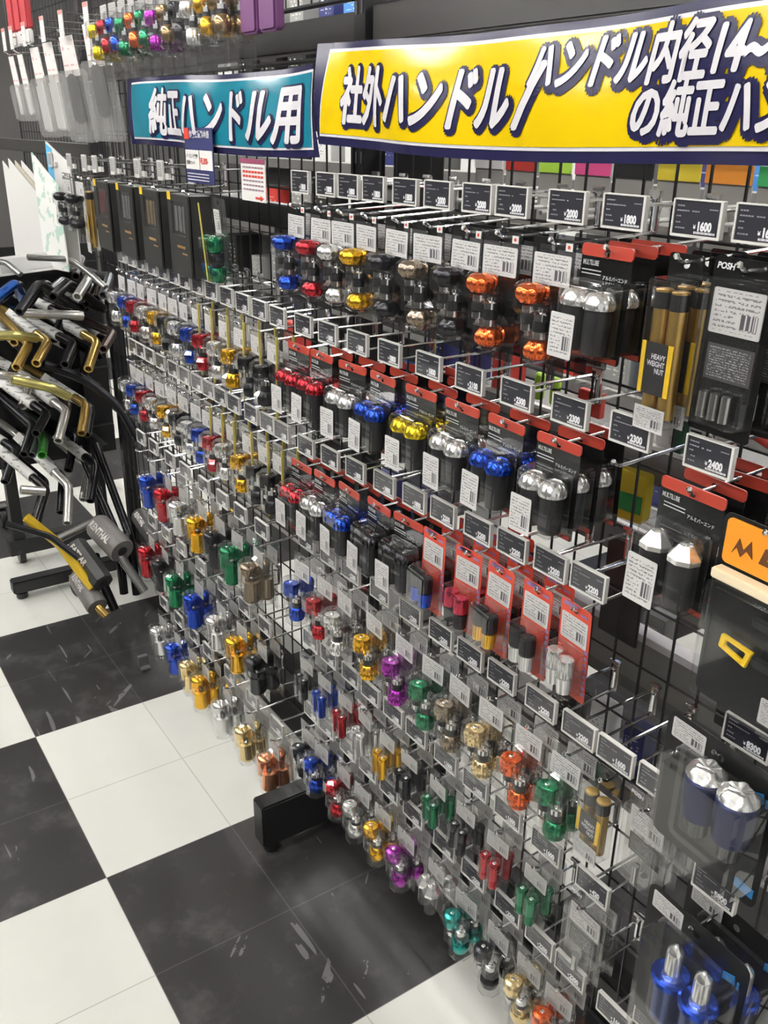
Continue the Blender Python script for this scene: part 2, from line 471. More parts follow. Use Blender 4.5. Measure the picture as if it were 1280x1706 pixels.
# two small signs clipped in front
def sign(x, z, w, h, label, build_fn, rz=0.):
    t = thing('sign_card', label, 'sign', (x, TIP-.03, z), 'small signs below the banners', rot=(0, 0, rz))
    build_fn(t, w, h); return t
def sign_navy(t, w, h):
    put('card', MB().box((w/2, 0, -h/2), (w, .002, h)).mesh('card', M('navy_card', (.03, .035, .13), .4)), t)
    put('white_field', MB().box((w*.5, -.0015, -h*.575), (w*.96, .001, h*.35)).mesh('white_field', PAPER), t)
    put('red_corner', MB().box((w*.09, -.0015, -h*.11), (w*.17, .001, h*.2)).mesh('red_corner', RED), t)
    a = MB(); add_text(a, '作業工賃料金表', .0145, w*.2, -h*.17, -.0022, off=.0004, sx=.95)
    for k in range(3): a.box((w*.45, -.0022, -h*(.83+.055*k)), (w*.78, .0004, h*.018))
    put('white_lettering', a.mesh('white_lettering', WHITEV), t)
    b = MB(); add_text(b, 'バーエンド交換', .0085, w*.04, -h*.54, -.0025, off=.0002); add_text(b, '脱着セット', .0085, w*.06, -h*.66, -.0025, off=.0002)
    b.box((w*.535, -.0025, -h*.575), (.0012, .0004, h*.35))
    put('black_lettering', b.mesh('black_lettering', BLACKP), t)
    c = MB(); add_text(c, '¥5,000-', .0155, w*.56, -h*.64, -.0025, off=.0004, sx=.8)
    put('red_lettering', c.mesh('red_lettering', RED), t)
def sign_white(t, w, h):
    put('card', MB().box((w/2, 0, -h/2), (w, .002, h)).mesh('card', PAPER), t)
    put('header_strip', MB().box((w/2, -.0015, -h*.055), (w, .001, h*.11)).mesh('header_strip', M('maroon_print', (.25, .04, .1), .5)), t)
    a, b = MB(), MB()
    for k in range(6):
        m = a if k in (1, 2) else b
        for j in range(7): m.box((w*(.13+.125*j), -.0015, -h*(.2+.105*k)), (w*.09, .0006, h*(.055 if k in (1, 2) else .04)))
    a.prism([(w*.6, -h*.885), (w*.8, -h*.885), (w*.8, -h*.85), (w*.93, -h*.91), (w*.8, -h*.97), (w*.8, -h*.935), (w*.6, -h*.935)], -.0022, -.0012)
    put('red_print', a.mesh('red_print', RED), t); put('black_print', b.mesh('black_print', M('soft_ink', (.3, .2, .25), .5)), t)
sign(-1.855, 1.536, .135, .102, 'navy and white service price sign reading ¥5,000 below the teal banner', sign_navy)
sign(-1.60, 1.487, .095, .071, 'white notice card with red print and arrow below the teal banner', sign_white)

# ------------------------------------------------------------------ hooks and price tags
def hook_protos():
    w = MB()
    w.tube(fillet([(0, .006, .006), (0, .148, .006), (0, .148, -.034), (0, .155, -.036)], .012), .0021, 6)
    w.tube(fillet([(0, .152, -.036), (0, .02, -.042), (0, -.012, -.043), (0, -.022, -.036)], .01), .0021, 6)
    w.lathe([(.0001, -.0036), (.0026, -.0025), (.0036, 0), (.0026, .0025), (.0001, .0036)], 8, (0, -.022, -.036))
    b = MB().box((0, .153, -.012), (.012, .006, .05)).box((0, .149, .012), (.02, .006, .006))
    return w.mesh('wire_arm', CHROME), b.mesh('bracket', CHROME, bevel=.001)
HW, HB = hook_protos()
def hook(x, z, label, group):
    t = thing('display_hook', label, 'hook', (x, TIP, z), group)
    put('wire_arm', HW, t); put('bracket', HB, t)
    return t
TW, TH = .060, .0365
def tag_protos(price, kind):
    """electronic shelf label: white case, dark display, price in white; kind 'blank' has a pale unlit display"""
    def mk():
        fr = MB().plate(rrect(-TW/2, -TH/2, TW/2, TH/2, .0011, 3), rrect(-TW/2+.0020, -TH/2+.0026, TW/2-.0030, TH/2-.0014, .0006, 2), -.0062, 0)
        fr.box((0, -.0008, 0), (TW-.001, .0014, TH-.001))
        disp = MB().box((-.0005, -.0034, .0008), (TW-.0052, .003, TH-.0042))
        txt = MB(); add_text(txt, '¥', .0056, -.003, -.0098, -.0051, off=.0001); add_text(txt, price, .0115, .0012, -.0108, -.0051, off=.0006, sx=.76)
        sm = MB()
        rnd = random.Random(price)
        for k, (zz, x0, n) in enumerate([(.0115, -.025, 4), (.0068, -.025, 9), (.0015, -.025, 2), (-.0045, -.025, 3), (-.0098, -.025, 4)]):
            for j in range(n):
                if rnd.random() < .85: sm.box((x0+.0012+j*.0031, -.0051, zz), (.0023, .0003, .0013))
        sm.box((.019, -.0051, .0095), (.010, .0003, .001))
        bars = MB()
        for j in range(16): bars.box((-.001+j*.0016, -.0051, -.0131), (.0008 if j % 3 else .0012, .0003, .0022))
        cl = MB().box((.004, .004, -.004), (.012, .009, .014)).box((.0, .003, .008), (.03, .004, .005))
        return (fr.mesh('case', WHITEP), disp.mesh('display', TAGFACE), txt.mesh('price_lettering', M('display_white', (.8, .8, .82), .4)),
                sm.mesh('small_print', M('display_grey', (.25, .25, .27), .4)), bars.mesh('bar_code', M('display_white')), cl.mesh('clip', WHITEP, bevel=.001))
    return cached(('tag', price, kind), mk)
def price_tag(x, z, price, label, group, kind='lit', y=None, rz=0.):
    t = thing('price_tag', label, 'price tag', (x, TIP-.002 if y is None else y, z), group, rot=(0, 0, rz))
    P = tag_protos(price, kind)
    for nm, me in zip(('case', 'display', 'price_lettering', 'small_print', 'bar_code', 'clip'), P): put(nm, me, t)
    if kind == 'red': put('red_strip', cached('rs', lambda: MB().box((0, -.003, TH/2+.004), (TW, .002, .008)).mesh('red_strip', RED)), t)
    return t
def portrait_tag(x, z, label):
    t = thing('price_tag', label, 'price tag', (x, TIP-.002, z), 'small upright price tags of the far bay')
    put('case', cached('pt1', lambda: MB().prism(rrect(-.016, -.021, .016, .021, .003, 3), -.005, 0).mesh('case', WHITEP)), t)
    put('display', cached('pt2', lambda: MB().box((0, -.0052, .002), (.024, .001, .030)).mesh('display', label_mat('grey_tag_print', (.28, .28, .28), (.6, .6, .6), 6., False, .5, 8.))), t)
    put('clip', cached('pt3', lambda: MB().box((.02, .004, -.012), (.03, .006, .012)).mesh('clip', WHITEP)), t)

# ------------------------------------------------------------------ bar end weights (axis z, head up, origin at head's underside)
def arc(r0, z0, r1, z1, n=5):
    return [(r1+(r0-r1)*math.cos(PI/2*i/n), z0+(z1-z0)*math.sin(PI/2*i/n)) for i in range(n+1)]
def head_mesh(shape, col):
    def mk():
        m = MB()
        if shape == 'fluted':      # flower-shaped cap
            m.lathe([(.009, -.001), (.0135, 0), (.0188, .006), (.0198, .011), (.0182, .0165), (.0125, .021), (.0085, .022), (.008, .0205), (.003, .0205)], 40, lobes=8, amp=.14, lobe_z=(.003, .0185))
        elif shape == 'mushroom':  # low wide faceted cap of the carded pairs
            m.lathe([(.010, -.002), (.0178, 0), (.0196, .003), (.0190, .008), (.0150, .015), (.0105, .018), (.0095, .0165), (.003, .0165)], 40, lobes=10, amp=.13, lobe_z=(.002, .012))
        elif shape == 'barrel':    # small rounded cap with a ring face
            m.lathe([(.010, -.018), (.0140, -.014), (.0156, -.004), (.0156, .004), (.0138, .010), (.009, .0125), (.0075, .0118), (.0055, .0118), (.005, .0128), (.002, .0128)], 28)
        elif shape == 'bullet':    # long tapered cylinder with a chamfered ring top
            m.lathe([(.014, -.038), (.0168, -.037), (.0182, -.006), (.0196, .003), (.0196, .007), (.0150, .013), (.009, .0145), (.0076, .0135), (.0055, .0135), (.005, .015), (.002, .015)], 28)
        elif shape == 'ribbed':    # tall ribbed cap
            m.lathe([(.012, -.014), (.0158, -.011), (.0168, 0), (.0168, .009), (.0145, .0135), (.009, .0155), (.0065, .0148), (.002, .0148)], 36, lobes=12, amp=.13, lobe_z=(-.011, .010))
        elif shape == 'slim':      # slender cylinder with a screw in the top
            m.lathe([(.0072, -.038), (.0082, -.036), (.0088, 0), (.0096, .003), (.0096, .006), (.0080, .0085), (.0055, .009), (.005, .0078), (.002, .0078)], 24)
        elif shape == 'facet':     # eight-sided chrome cone cap
            m.lathe([(.013, -.004), (.0168, -.002), (.0168, .003), (.0075, .015), (.0055, .016), (.005, .015), (.001, .015)], 8, phase=.2)
        return m.mesh('cap', anod(col), sharp=40 if shape != 'facet' else 12)
    return cached(('head', shape, col), mk)
def stem_mesh(kind):
    def mk():
        m = MB()
        if kind == 'clamp':        # steel sleeve with a rubber ring and a bolt at the end
            m.lathe([(.0070, -.003), (.0092, -.004), (.0092, -.012), (.0078, -.0125)], 20)
            m.lathe([(.0078, -.0125), (.0098, -.013), (.0098, -.024), (.0078, -.0245)], 20, mi=1)
            m.lathe([(.0078, -.0245), (.0092, -.025), (.0092, -.033), (.006, -.035), (.0042, -.035), (.0042, -.040), (.001, -.040)], 20)
            return m.mesh('clamp_sleeve', [CHROME, RUBBER])
        if kind == 'dark':
            m.lathe([(.009, -.001), (.0148, -.001), (.0152, -.012), (.0148, -.046), (.013, -.050), (.006, -.051)], 28)
            return m.mesh('weight_body', RUBBER)
        if kind == 'tail':
            m.lathe([(.006, -.010), (.0062, -.045), (.004, -.048)], 16)
            return m.mesh('threaded_stem', M('gunmetal', (.16, .16, .165), .22, .9))
        if kind == 'screw':
            m.lathe([(.0001, 0), (.0036, 0), (.0036, .0022), (.0026, .003), (.0001, .003)], 12)
            return m.mesh('screw', CHROME)
    return cached(('stem', kind), mk)
HT = dict(fluted=.0205, mushroom=.0165, barrel=.0118, bullet=.0135, ribbed=.0148, slim=.0078, facet=.015)
def bar_end(parent, shape, col, loc, flip, stem, screw=True):
    o = put('bar_end', head_mesh(shape, col), parent, loc, (PI, 0, 0) if flip else (0, 0, 0))
    if stem: put('clamp_sleeve' if stem == 'clamp' else 'weight_body' if stem == 'dark' else 'threaded_stem', stem_mesh(stem), o)
    if screw: put('screw', stem_mesh('screw'), o, (0, 0, HT[shape]-.0008))
    return o
def shell(prof, c, seg=16):
    return MB().lathe(prof, seg, c)

# ------------------------------------------------------------------ packs: origin at the peg hole, front towards -y
def card_mesh(w, z0, z1, m, name, key, y1=.0008, r=.004):
    return cached(('card', key), lambda: MB().plate(rrect(-w/2, z0, w/2, z1, r, 3), hole(0, 0, .005), 0, y1).mesh(name, m))
def label_mesh(w, h, m, name, key): return cached(('lab', key), lambda: MB().prism(rrect(-w/2, -h/2, w/2, h/2, .002, 2), -.0006, 0).mesh(name, m))
SHAPE_WORD = dict(fluted='fluted', mushroom='cap', barrel='rounded', bullet='bullet-shaped', ribbed='ribbed', slim='slim', facet='faceted')
def capsule(r, zt, zb, n=4):
    pr = [(.0005, zb)]
    pr += [(r*math.sin(PI/2*i/n), zb+r*.5*(1-math.cos(PI/2*i/n))) for i in range(1, n+1)]
    pr += [(r*math.cos(PI/2*i/n), zt-r*.5*(1-math.sin(PI/2*i/n))) for i in range(n)]
    pr += [(.0005, zt)]
    return pr
def pack_stagger(t, shape, col, back=False, w=.066, top=.010, bot=-.150, yellow=False, sp=None, ax=-.011, bx=.010):
    """clear blister: one weight cap-up at upper left, its twin cap-down at lower right"""
    s = sp or 1.
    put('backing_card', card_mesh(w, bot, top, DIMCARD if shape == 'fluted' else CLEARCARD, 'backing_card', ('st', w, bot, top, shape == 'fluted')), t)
    lab = put('sticker', label_mesh(w-.009, .036, LABEL if shape in ('fluted', 'ribbed') else LABELDIM, 'sticker', ('st', w, shape in ('fluted', 'ribbed'))), t, (0, -.0002, -.026))
    za = -.064 if shape in ('fluted', 'ribbed') else -.056
    zb = -.108 if shape in ('fluted', 'ribbed') else -.098 if shape == 'barrel' else -.112
    bar_end(t, shape, col, (ax, -.0205, za), False, 'clamp' if shape != 'bullet' else 'tail', not back)
    bar_end(t, shape, col, (bx, -.0195, zb), True, 'clamp' if shape != 'bullet' else 'tail', False)
    L = .046 if shape != 'bullet' else .052
    def mk():
        m = MB()
        R, r2 = .0232 if shape != 'barrel' else .0205, .0155 if shape != 'bullet' else .0215
        up = [(.0004, .025), (.0150, .025), (R, .019), (R, -.006 if shape != 'bullet' else -.034), (r2, -.014 if shape != 'bullet' else -.038), (r2, -L), (.0004, -L)]
        m.lathe(up[::-1], 8, (ax, -.0195, za), phase=.39)
        m.lathe([(r, -z) for r, z in up], 8, (bx, -.019, zb), phase=.39)
        return m.mesh('blister', CLEAR, sharp=20)
    put('blister', cached(('bl', za, zb, ax, bx, L, shape != 'barrel'), mk), t)
    if shape == 'fluted' and not back:
        put('flag_sticker', cached('flag', lambda: MB().box((w/2-.010, -.0006, .002), (.011, .0006, .009)).mesh('flag_sticker', PAPER)), t)
        put('red_dot', cached('fdot', lambda: MB().lathe([(.0022, 0), (.0022, .0004)], 14).mesh('red_dot', RED)), t, (w/2-.010, -.0009, .002), (PI/2, 0, 0))
    if yellow: put('yellow_tie', cached(('yt', w, bot), lambda: MB().box((w/2-.006, -.003, (top+bot)/2), (.003, .004, top-bot)).mesh('yellow_tie', M('yellow_tape', (.55, .45, .10), .4))), t)
def pack_side(t, shape, col, back=False, w=.058, bot=-.104):
    """clear blister with two slender weights standing side by side"""
    put('backing_card', card_mesh(w, bot, .010, CLEARCARD, 'backing_card', ('sd', w, bot)), t)
    put('sticker', label_mesh(w-.010, .028, LABELDIM, 'sticker', ('sd', w)), t, (0, -.0002, -.022))
    for x, y in ((-.012, -.013), (.012, -.016)): bar_end(t, shape, col, (x, y, -.052), False, None, not back)
    def mk():
        m = MB()
        for x, y in ((-.012, -.013), (.012, -.016)): m.lathe([(.0004, -.043), (.0115, -.043), (.0125, .004), (.0105, .013), (.0004, .013)], 8, (x, y, -.052), phase=.39)
        return m.mesh('blister', CLEAR, sharp=20)
    put('blister', cached('blside', mk), t)
def pack_card(t, shape, col, back=False, big=1.):
    """smoke-coloured card with a red header, clear box with two capped black weights, barcode sticker"""
    w, bot = .077*big, -.118*big
    put('backing_card', card_mesh(w, bot, .009, SMOKE, 'backing_card', ('mc', w, bot)), t)
    put('red_header', cached(('rh', w), lambda: MB().plate(rrect(-w/2-.0003, -.004, w/2+.0003, .0095, .004, 3), hole(0, 0, .0045, 8), -.0006, .0014).mesh('red_header', M('red_header', (.42, .05, .03), .35))), t)
    put('red_footer', cached(('rf', w, bot), lambda: MB().box((0, -.0006, bot+.004), (w*.9, .001, .006)).mesh('red_footer', M('red_header'))), t)
    if not back:
        def mkt():
            m = MB(); add_text(m, 'MULTILUBE', .0078, -w/2+.004, -.0135, -.001, off=.0002, sx=.62)
            add_text(m, 'アルミバーエンド', .0052, -.002, -.027, -.001, off=.0001, sx=.9)
            for k in range(2): m.box((-.02, -.001, -.019-.004*k), (.03, .0003, .0012))
            return m.mesh('card_lettering', M('card_ink', (.42, .42, .42), .5))
        put('card_lettering', cached(('mct', w), mkt), t)
    z = -.056*big
    for x, y in ((-.0185*big, -.0195), (.0185*big, -.021)):
        o = bar_end(t, shape, col, (x, y, z), False, 'dark', not back)
        if big != 1.: o.scale = (big,)*3
    def mk():
        m = MB()
        o = [(-w/2+.003, -.002), (w/2-.003, -.002), (w/2-.005, -.0385), (-w/2+.005, -.037)]
        zt, zb = z+.024, bot+.008
        i = [(-w/2+.004, -.002), (w/2-.004, -.002), (w/2-.010, -.034), (-w/2+.010, -.033)]
        vs = [(x, y, zb) for x, y in o]+[(x, y, zt-.004) for x, y in o]+[(x, y, zt+.004) for x, y in i]
        fs = [(0, 1, 2, 3), (8, 11, 10, 9)]
        for a in (0, 4):
            for j in range(4): fs.append((a+j, a+(j+1) % 4, a+4+(j+1) % 4, a+4+j))
        m.add(vs, fs); return m.mesh('blister', CLEAR, bevel=.003, sharp=30)
    put('blister', cached(('blmc', big), mk), t)
    put('barcode_sticker', label_mesh(.038*big, .050*big, LABEL2, 'barcode_sticker', ('mc', big)), t, (-.0165*big, -.0395, -.090*big))
def pack_red(t, shape, cols, back=False):
    """printed red card with a white label and a clear box with two two-tone weights"""
    w, bot = .058, -.128
    put('backing_card', card_mesh(w, bot, .009, M('red_card', (.60, .07, .04), .4), 'backing_card', 'rc'), t)
    def mkp():
        m = MB(); rnd = random.Random(3)
        for k in range(9): m.box((rnd.uniform(-.02, .02), -.0006, rnd.choice([.003, -.001, .006])), (.012, .0004, .0035))
        for k in range(8): m.box((w/2-.004, -.0006, -.05-.009*k), (.006, .0004, .005))
        return m.mesh('printed_pattern', M('lilac_print', (.28, .18, .36), .5))
    put('printed_pattern', cached('rcp', mkp), t)
    put('sticker', label_mesh(.050, .038, LABEL, 'sticker', 'rc'), t, (0, -.0003, -.028))
    z = -.062
    for x, y in ((-.013, -.018), (.013, -.022)):
        top, low = cols
        o = put('weight', cached(('cone', top), lambda: MB().lathe([(.0095, -.022), (.0115, -.02), (.0118, -.002), (.0105, .004), (.004, .005)], 24).mesh('weight', anod(top))), t, (x, y, z))
        put('lower_half', cached(('cone2', low), lambda: MB().lathe([(.0075, -.046), (.0098, -.0455), (.0116, -.0225), (.009, -.022)], 24).mesh('lower_half', anod(low))), o)
    def mk():
        m = MB(); o = [(-.027, -.001), (.027, -.001), (.026, -.037), (-.026, -.033)]
        vs = [(x, y, z-.052) for x, y in o]+[(x, y, z+.008) for x, y in o]+[(x*.98, y*.7, z+.014) for x, y in o]
        fs = [(0, 1, 2, 3), (8, 11, 10, 9)]
        for a in (0, 4):
            for j in range(4): fs.append((a+j, a+(j+1) % 4, a+4+(j+1) % 4, a+4+j))
        m.add(vs, fs); return m.mesh('blister', CLEAR, bevel=.003, sharp=30)
    put('blister', cached('blrc', mk), t)
def pack_tubes(t, back=False, n=2, h=.155, r=.0095, text=True):
    """long clear box with two brass-coloured rods and a yellow and black insert"""
    w = .046
    put('hang_card', card_mesh(w, -.02, .010, SMOKE, 'hang_card', 'tb'), t)
    for x in (-.011, .011):
        o = put('brass_rod', cached(('rod', h), lambda: MB().lathe([(r*.6, -h+.012), (r, -h+.014), (r, 0), (r*.8, .001), (r*.5, .001)], 18).mesh('brass_rod', M('brass', (.66, .43, .13), .3, .9))), t, (x, -.014, -.026))
        put('black_sleeve', cached('rsl', lambda: MB().lathe([(r*1.06, -.017), (r*1.06, 0)], 18).mesh('black_sleeve', RUBBER)), o, (0, 0, -.002))
    f = h*.5
    put('black_insert', cached(('ins', h), lambda: MB().box((0, -.0265, -.026-h+f/2+.03), (w*.62, .0008, f*.75)).mesh('black_insert', BLACKP)), t)
    put('yellow_stripe', cached(('inss', h), lambda: MB().box((-w*.40, -.0265, -.026-h+f/2+.03), (w*.12, .0008, f*.75)).box((w*.40, -.0265, -.026-h+f/2+.03), (w*.14, .0008, f*.75)).mesh('yellow_stripe', M('yellow_print', (.75, .48, .02), .4))), t)
    put('white_strip', cached(('insw', h), lambda: MB().box((0, -.0265, -.026-h+.012), (w*.92, .0008, .026)).mesh('white_strip', LABEL2)), t)
    if text and not back:
        def mk():
            m = MB()
            for k, s in enumerate(('HEAVY', 'WEIGHT', 'NUT')): add_text(m, s, .0078, .013, -.026-h+f*.86+.014-.0075*k, -.0272, off=.0002, align='RIGHT', sx=.8)
            return m.mesh('insert_lettering', WHITEV)
        put('insert_lettering', cached(('inst', h), mk), t)
    def mkb():
        m = MB().box((0, -.0145, -.018-h/2), (w, .0275, h+.008)); return m.mesh('clear_box', CLEAR, bevel=.002, sharp=30)
    put('clear_box', cached(('tbb', h), mkb), t)
def pack_clear(t, back=False, n=3, w=.075, h=.15, brand=True):
    """flat clear clamshell with a white label, small clear-set rods at the bottom"""
    put('backing_card', card_mesh(w, -h, .012, SMOKE if w > .075 else CLEARCARD, 'backing_card', ('pc', w, h)), t)
    put('sticker', label_mesh(w*.8, h*.27, LABEL, 'sticker', ('pc', w)), t, (0, -.0022, -h*.24))
    put('fine_print', cached(('pcf', w), lambda: MB().box((0, -.0012, -h*.55), (w*.74, .0006, h*.22)).mesh('fine_print', M('fine_print'))), t)
    if brand and not back:
        def mk():
            m = MB(); add_text(m, 'POSH', .0085, -w*.44, .0005, -.0012, off=.0003, shear=.15); return m.mesh('brand_lettering', WHITEV)
        put('brand_lettering', cached('posh', mk), t)
    for k in range(n): put('spacer_rod', cached('sprod', lambda: MB().lathe([(.003, -.015), (.0055, -.015), (.0055, .012), (.003, .012)], 14).mesh('spacer_rod', PALEMETAL)), t, ((k-(n-1)/2)*.0145-.002, -.010, -h*.80))
    def mkb():
        m = MB().prism(rrect(-w*.44, -h*.93, w*.44, -h*.04, .008, 4), -.018, -.001)
        return m.mesh('blister', CLEAR, bevel=.003, sharp=30)
    put('blister', cached(('pcb', w, h), mkb), t)

# ------------------------------------------------------------------ the rows of hooks: (x of hook, pack kind, shape, colour, packs behind, price)
ORD = ['first', 'second', 'third', 'fourth', 'fifth', 'sixth', 'seventh', 'eighth', 'ninth', 'tenth', 'eleventh', 'twelfth', 'thirteenth']
def row(name, zf, items):
    """name: where the row hangs; zf: height of its price tags as (z at x = 0, slope)"""
    n = len(items)
    for i, it in enumerate(items):
        x, kind, shape, col, behind, price = it
        z = zf[0]+zf[1]*x
        nm0 = name.replace('the ', '')
        pos = ORD[i]+' from left, '+nm0
        what = ''
        rnd = random.Random(int(abs(x)*1e4)+n)
        if kind == 'none': what = 'bare chrome hook, '
        hook(x, z, 'chrome two-arm hook, '+pos, 'chrome hooks of '+name)
        price_tag(x+.006, z, price, 'white-framed price tag reading ¥'+price+', '+pos, 'price tags of '+name)
        if kind == 'none': continue
        for b in range(behind+1):
            y = TIP-.010+b*(.040 if kind == 'card' else .034)+(.012 if kind in ('tube', 'clear') else 0)
            if y > MESH-.03: break
            if kind == 'stag' or kind == 'tie': lab, nm = f'clear pack of two {col} {SHAPE_WORD[shape]} bar ends', 'bar_end_pack'
            elif kind == 'side': lab, nm = f'clear pack of two {col} {SHAPE_WORD[shape]} weights', 'bar_end_pack'
            elif kind == 'card': lab, nm = f'red-topped card of two {col} {SHAPE_WORD[shape]} bar ends', 'bar_end_card'
            elif kind == 'red': lab, nm = f'printed red card with {col[0]} and {col[1]} weights', 'bar_end_card'
            elif kind == 'tube': lab, nm = 'clear box of two brass rods with yellow insert', 'weight_rod_box'
            else: lab, nm = 'flat clear pack with white label', 'spacer_pack'
            if kind == 'tie': lab = lab.replace('clear pack', 'yellow-tied pack')
            where = pos if b == 0 else (('right' if b == 1 else 'two' if b == 2 else 'three')+' behind the '+pos)
            if b: lab = lab.replace('clear pack of two ', '').replace('yellow-tied pack of two ', 'yellow-tied ').replace('red-topped card of two ', 'red-topped ').replace('printed red card with ', 'red card, ').replace(' with yellow insert', '').replace(' with white label', '').replace('clear box of two ', 'box of ')
            t = thing(nm, lab+', '+where, 'bar end pack' if nm.startswith('bar') else 'pack',
                      (x-.006+rnd.uniform(-.003, .003), y, z-.0455), 'packs on '+name, (math.radians(rnd.uniform(-2.5, 1.5)), 0, math.radians(rnd.uniform(-5, 4))))
            if kind in ('stag', 'tie'): pack_stagger(t, shape, col, b > 0, w=.072 if shape == 'fluted' else .062, yellow=kind == 'tie', bot=-.15 if shape != 'barrel' else -.128)
            elif kind == 'side': pack_side(t, shape, col, b > 0)
            elif kind == 'card': pack_card(t, shape, col, b > 0, 1.0 if shape == 'mushroom' else 1.12)
            elif kind == 'red': pack_red(t, shape, col, b > 0)
            elif kind == 'tube': pack_tubes(t, b > 0, h=.148 if shape == 'long' else .10)
            elif kind == 'clear': pack_clear(t, b > 0, n=3 if shape == 'big' else 1, w=.078 if shape == 'big' else .072, h=.165 if shape == 'big' else .130)
def stag(xs, shape, cols, kind='stag', beh=1, prices=None):
    return [(x, kind, shape, c, (beh[i] if isinstance(beh, list) else beh), (prices[i] if isinstance(prices, list) else prices or '1300')) for i, (x, c) in enumerate(zip(xs, cols))]

row('the top near row', (1.4664, .0082), stag([-1.43, -1.345, -1.276, -1.205, -1.123, -1.046, -.961, -.894, -.799], 'fluted',
    'blue red silver gold black titanium black orange orange'.split(), beh=[1, 1, 1, 1, 1, 2, 1, 2, 2], prices=['1800']*5+['2000']*4)
    + [(-.713, 'card', 'mushroom', 'silver', 2, '1800'), (-.617, 'tube', 'long', 'brass', 2, '1600'), (-.543, 'clear', 'big', 'clear', 2, '1600')])
row('the upper far row', (1.184, -.0187), stag([-2.388, -2.316, -2.249, -2.173, -2.103, -2.036, -1.973], 'ribbed', 'silver blue red silver gold black silver'.split())
    + stag([-1.902, -1.829, -1.754, -1.678, -1.604, -1.529], 'ribbed', 'blue red silver gold black black'.split(), 'tie'))
row('the second near row', (1.2378, .0164), [(-1.43, 'card', 'mushroom', 'red', 0, '1300'), (-1.345, 'card', 'mushroom', 'red', 1, '1800'), (-1.249, 'card', 'mushroom', 'silver', 2, '1800'),
    (-1.156, 'card', 'mushroom', 'blue', 3, '1800'), (-1.054, 'card', 'mushroom', 'yellow', 2, '1800'), (-.958, 'card', 'mushroom', 'silver', 1, '2100'), (-.861, 'card', 'mushroom', 'blue', 1, '2300'),
    (-.764, 'card', 'mushroom', 'silver', 2, '2300'), (-.667, 'none', '', '', 0, '2300'), (-.56, 'card', 'facet', 'silver', 3, '2400')])
row('the second far row', (.9823, -.0051), stag([-2.372, -2.314, -2.248, -2.173, -2.09, -2.018, -1.943], 'ribbed', 'silver blue red white gold black silver'.split())
    + stag([-1.877, -1.814, -1.746, -1.661, -1.588, -1.526], 'ribbed', 'blue red silver gold black black'.split(), 'tie'))
row('the third near row', (1.0488, .0433), [(-1.43, 'card', 'mushroom', 'red', 1, '1800'), (-1.341, 'card', 'mushroom', 'silver', 1, '1800'), (-1.255, 'card', 'mushroom', 'blue', 1, '1800'),
    (-1.165, 'card', 'mushroom', 'black', 1, '1800'), (-1.08, 'card', 'mushroom', 'black', 1, '1800'), (-1.005, 'red', '', ('black', 'blue'), 2, '2200'), (-.922, 'red', '', ('pink', 'black'), 3, '2200'),
    (-.848, 'red', '', ('black', 'gold'), 2, '2200'), (-.772, 'red', '', ('black', 'silver'), 1, '2200'), (-.704, 'red', '', ('silver', 'silver'), 0, '2200')])
row('the third far row', (.7418, .0019), [(-2.379, 'none', '', '', 0, '2200')]+stag([-2.283, -2.165, -2.064, -1.944, -1.837, -1.741, -1.636], 'bullet', 'blue red silver gold black green titanium'.split(), prices='2200'))
row('the fourth near row', (.8126, .0163), stag([-1.435, -1.349, -1.271, -1.173, -1.081, -.997, -.923, -.849, -.765, -.691], 'ribbed', 'blue red silver gold purple green titanium champagne orange green'.split(),
    beh=1, prices='2200')+[(-.626, 'tube', 'short', 'brass', 0, '1600'), (-.557, 'clear', 'small', 'clear', 2, '1380')])
row('the fourth far row', (.4982, .0011), stag([-2.348, -2.241, -2.133, -2.002, -1.865, -1.744, -1.641], 'bullet', 'red black green blue silver gold black'.split(), prices='2200'))
row('the fifth near row', (.579, .0087), stag([-1.426, -1.353, -1.271, -1.201, -1.125, -1.054, -.969, -.891, -.812, -.727], 'slim', 'black blue red silver gold black green black red green'.split(), 'side', prices='1600')
    + [(-.634, 'clear', 'small', 'clear', 1, '420')])
row('the lowest far row', (.2556, .0047), stag([-2.314, -2.198, -2.09, -1.994, -1.857, -1.728, -1.597], 'bullet', 'silver blue champagne gold silver champagne copper'.split(), prices='2200'))
row('the lowest near row', (.3954, .004), stag([-1.429, -1.366, -1.28, -1.207, -1.133, -1.055], 'barrel', 'black blue red silver gold purple'.split(), prices='2200')
    + stag([-.961], 'facet', ['silver'], 'side', prices='1600')+stag([-.881, -.794, -.72, -.654], 'barrel', 'teal black champagne orange'.split(), prices='2200')+[(-.568, 'none', '', '', 0, '1600')])

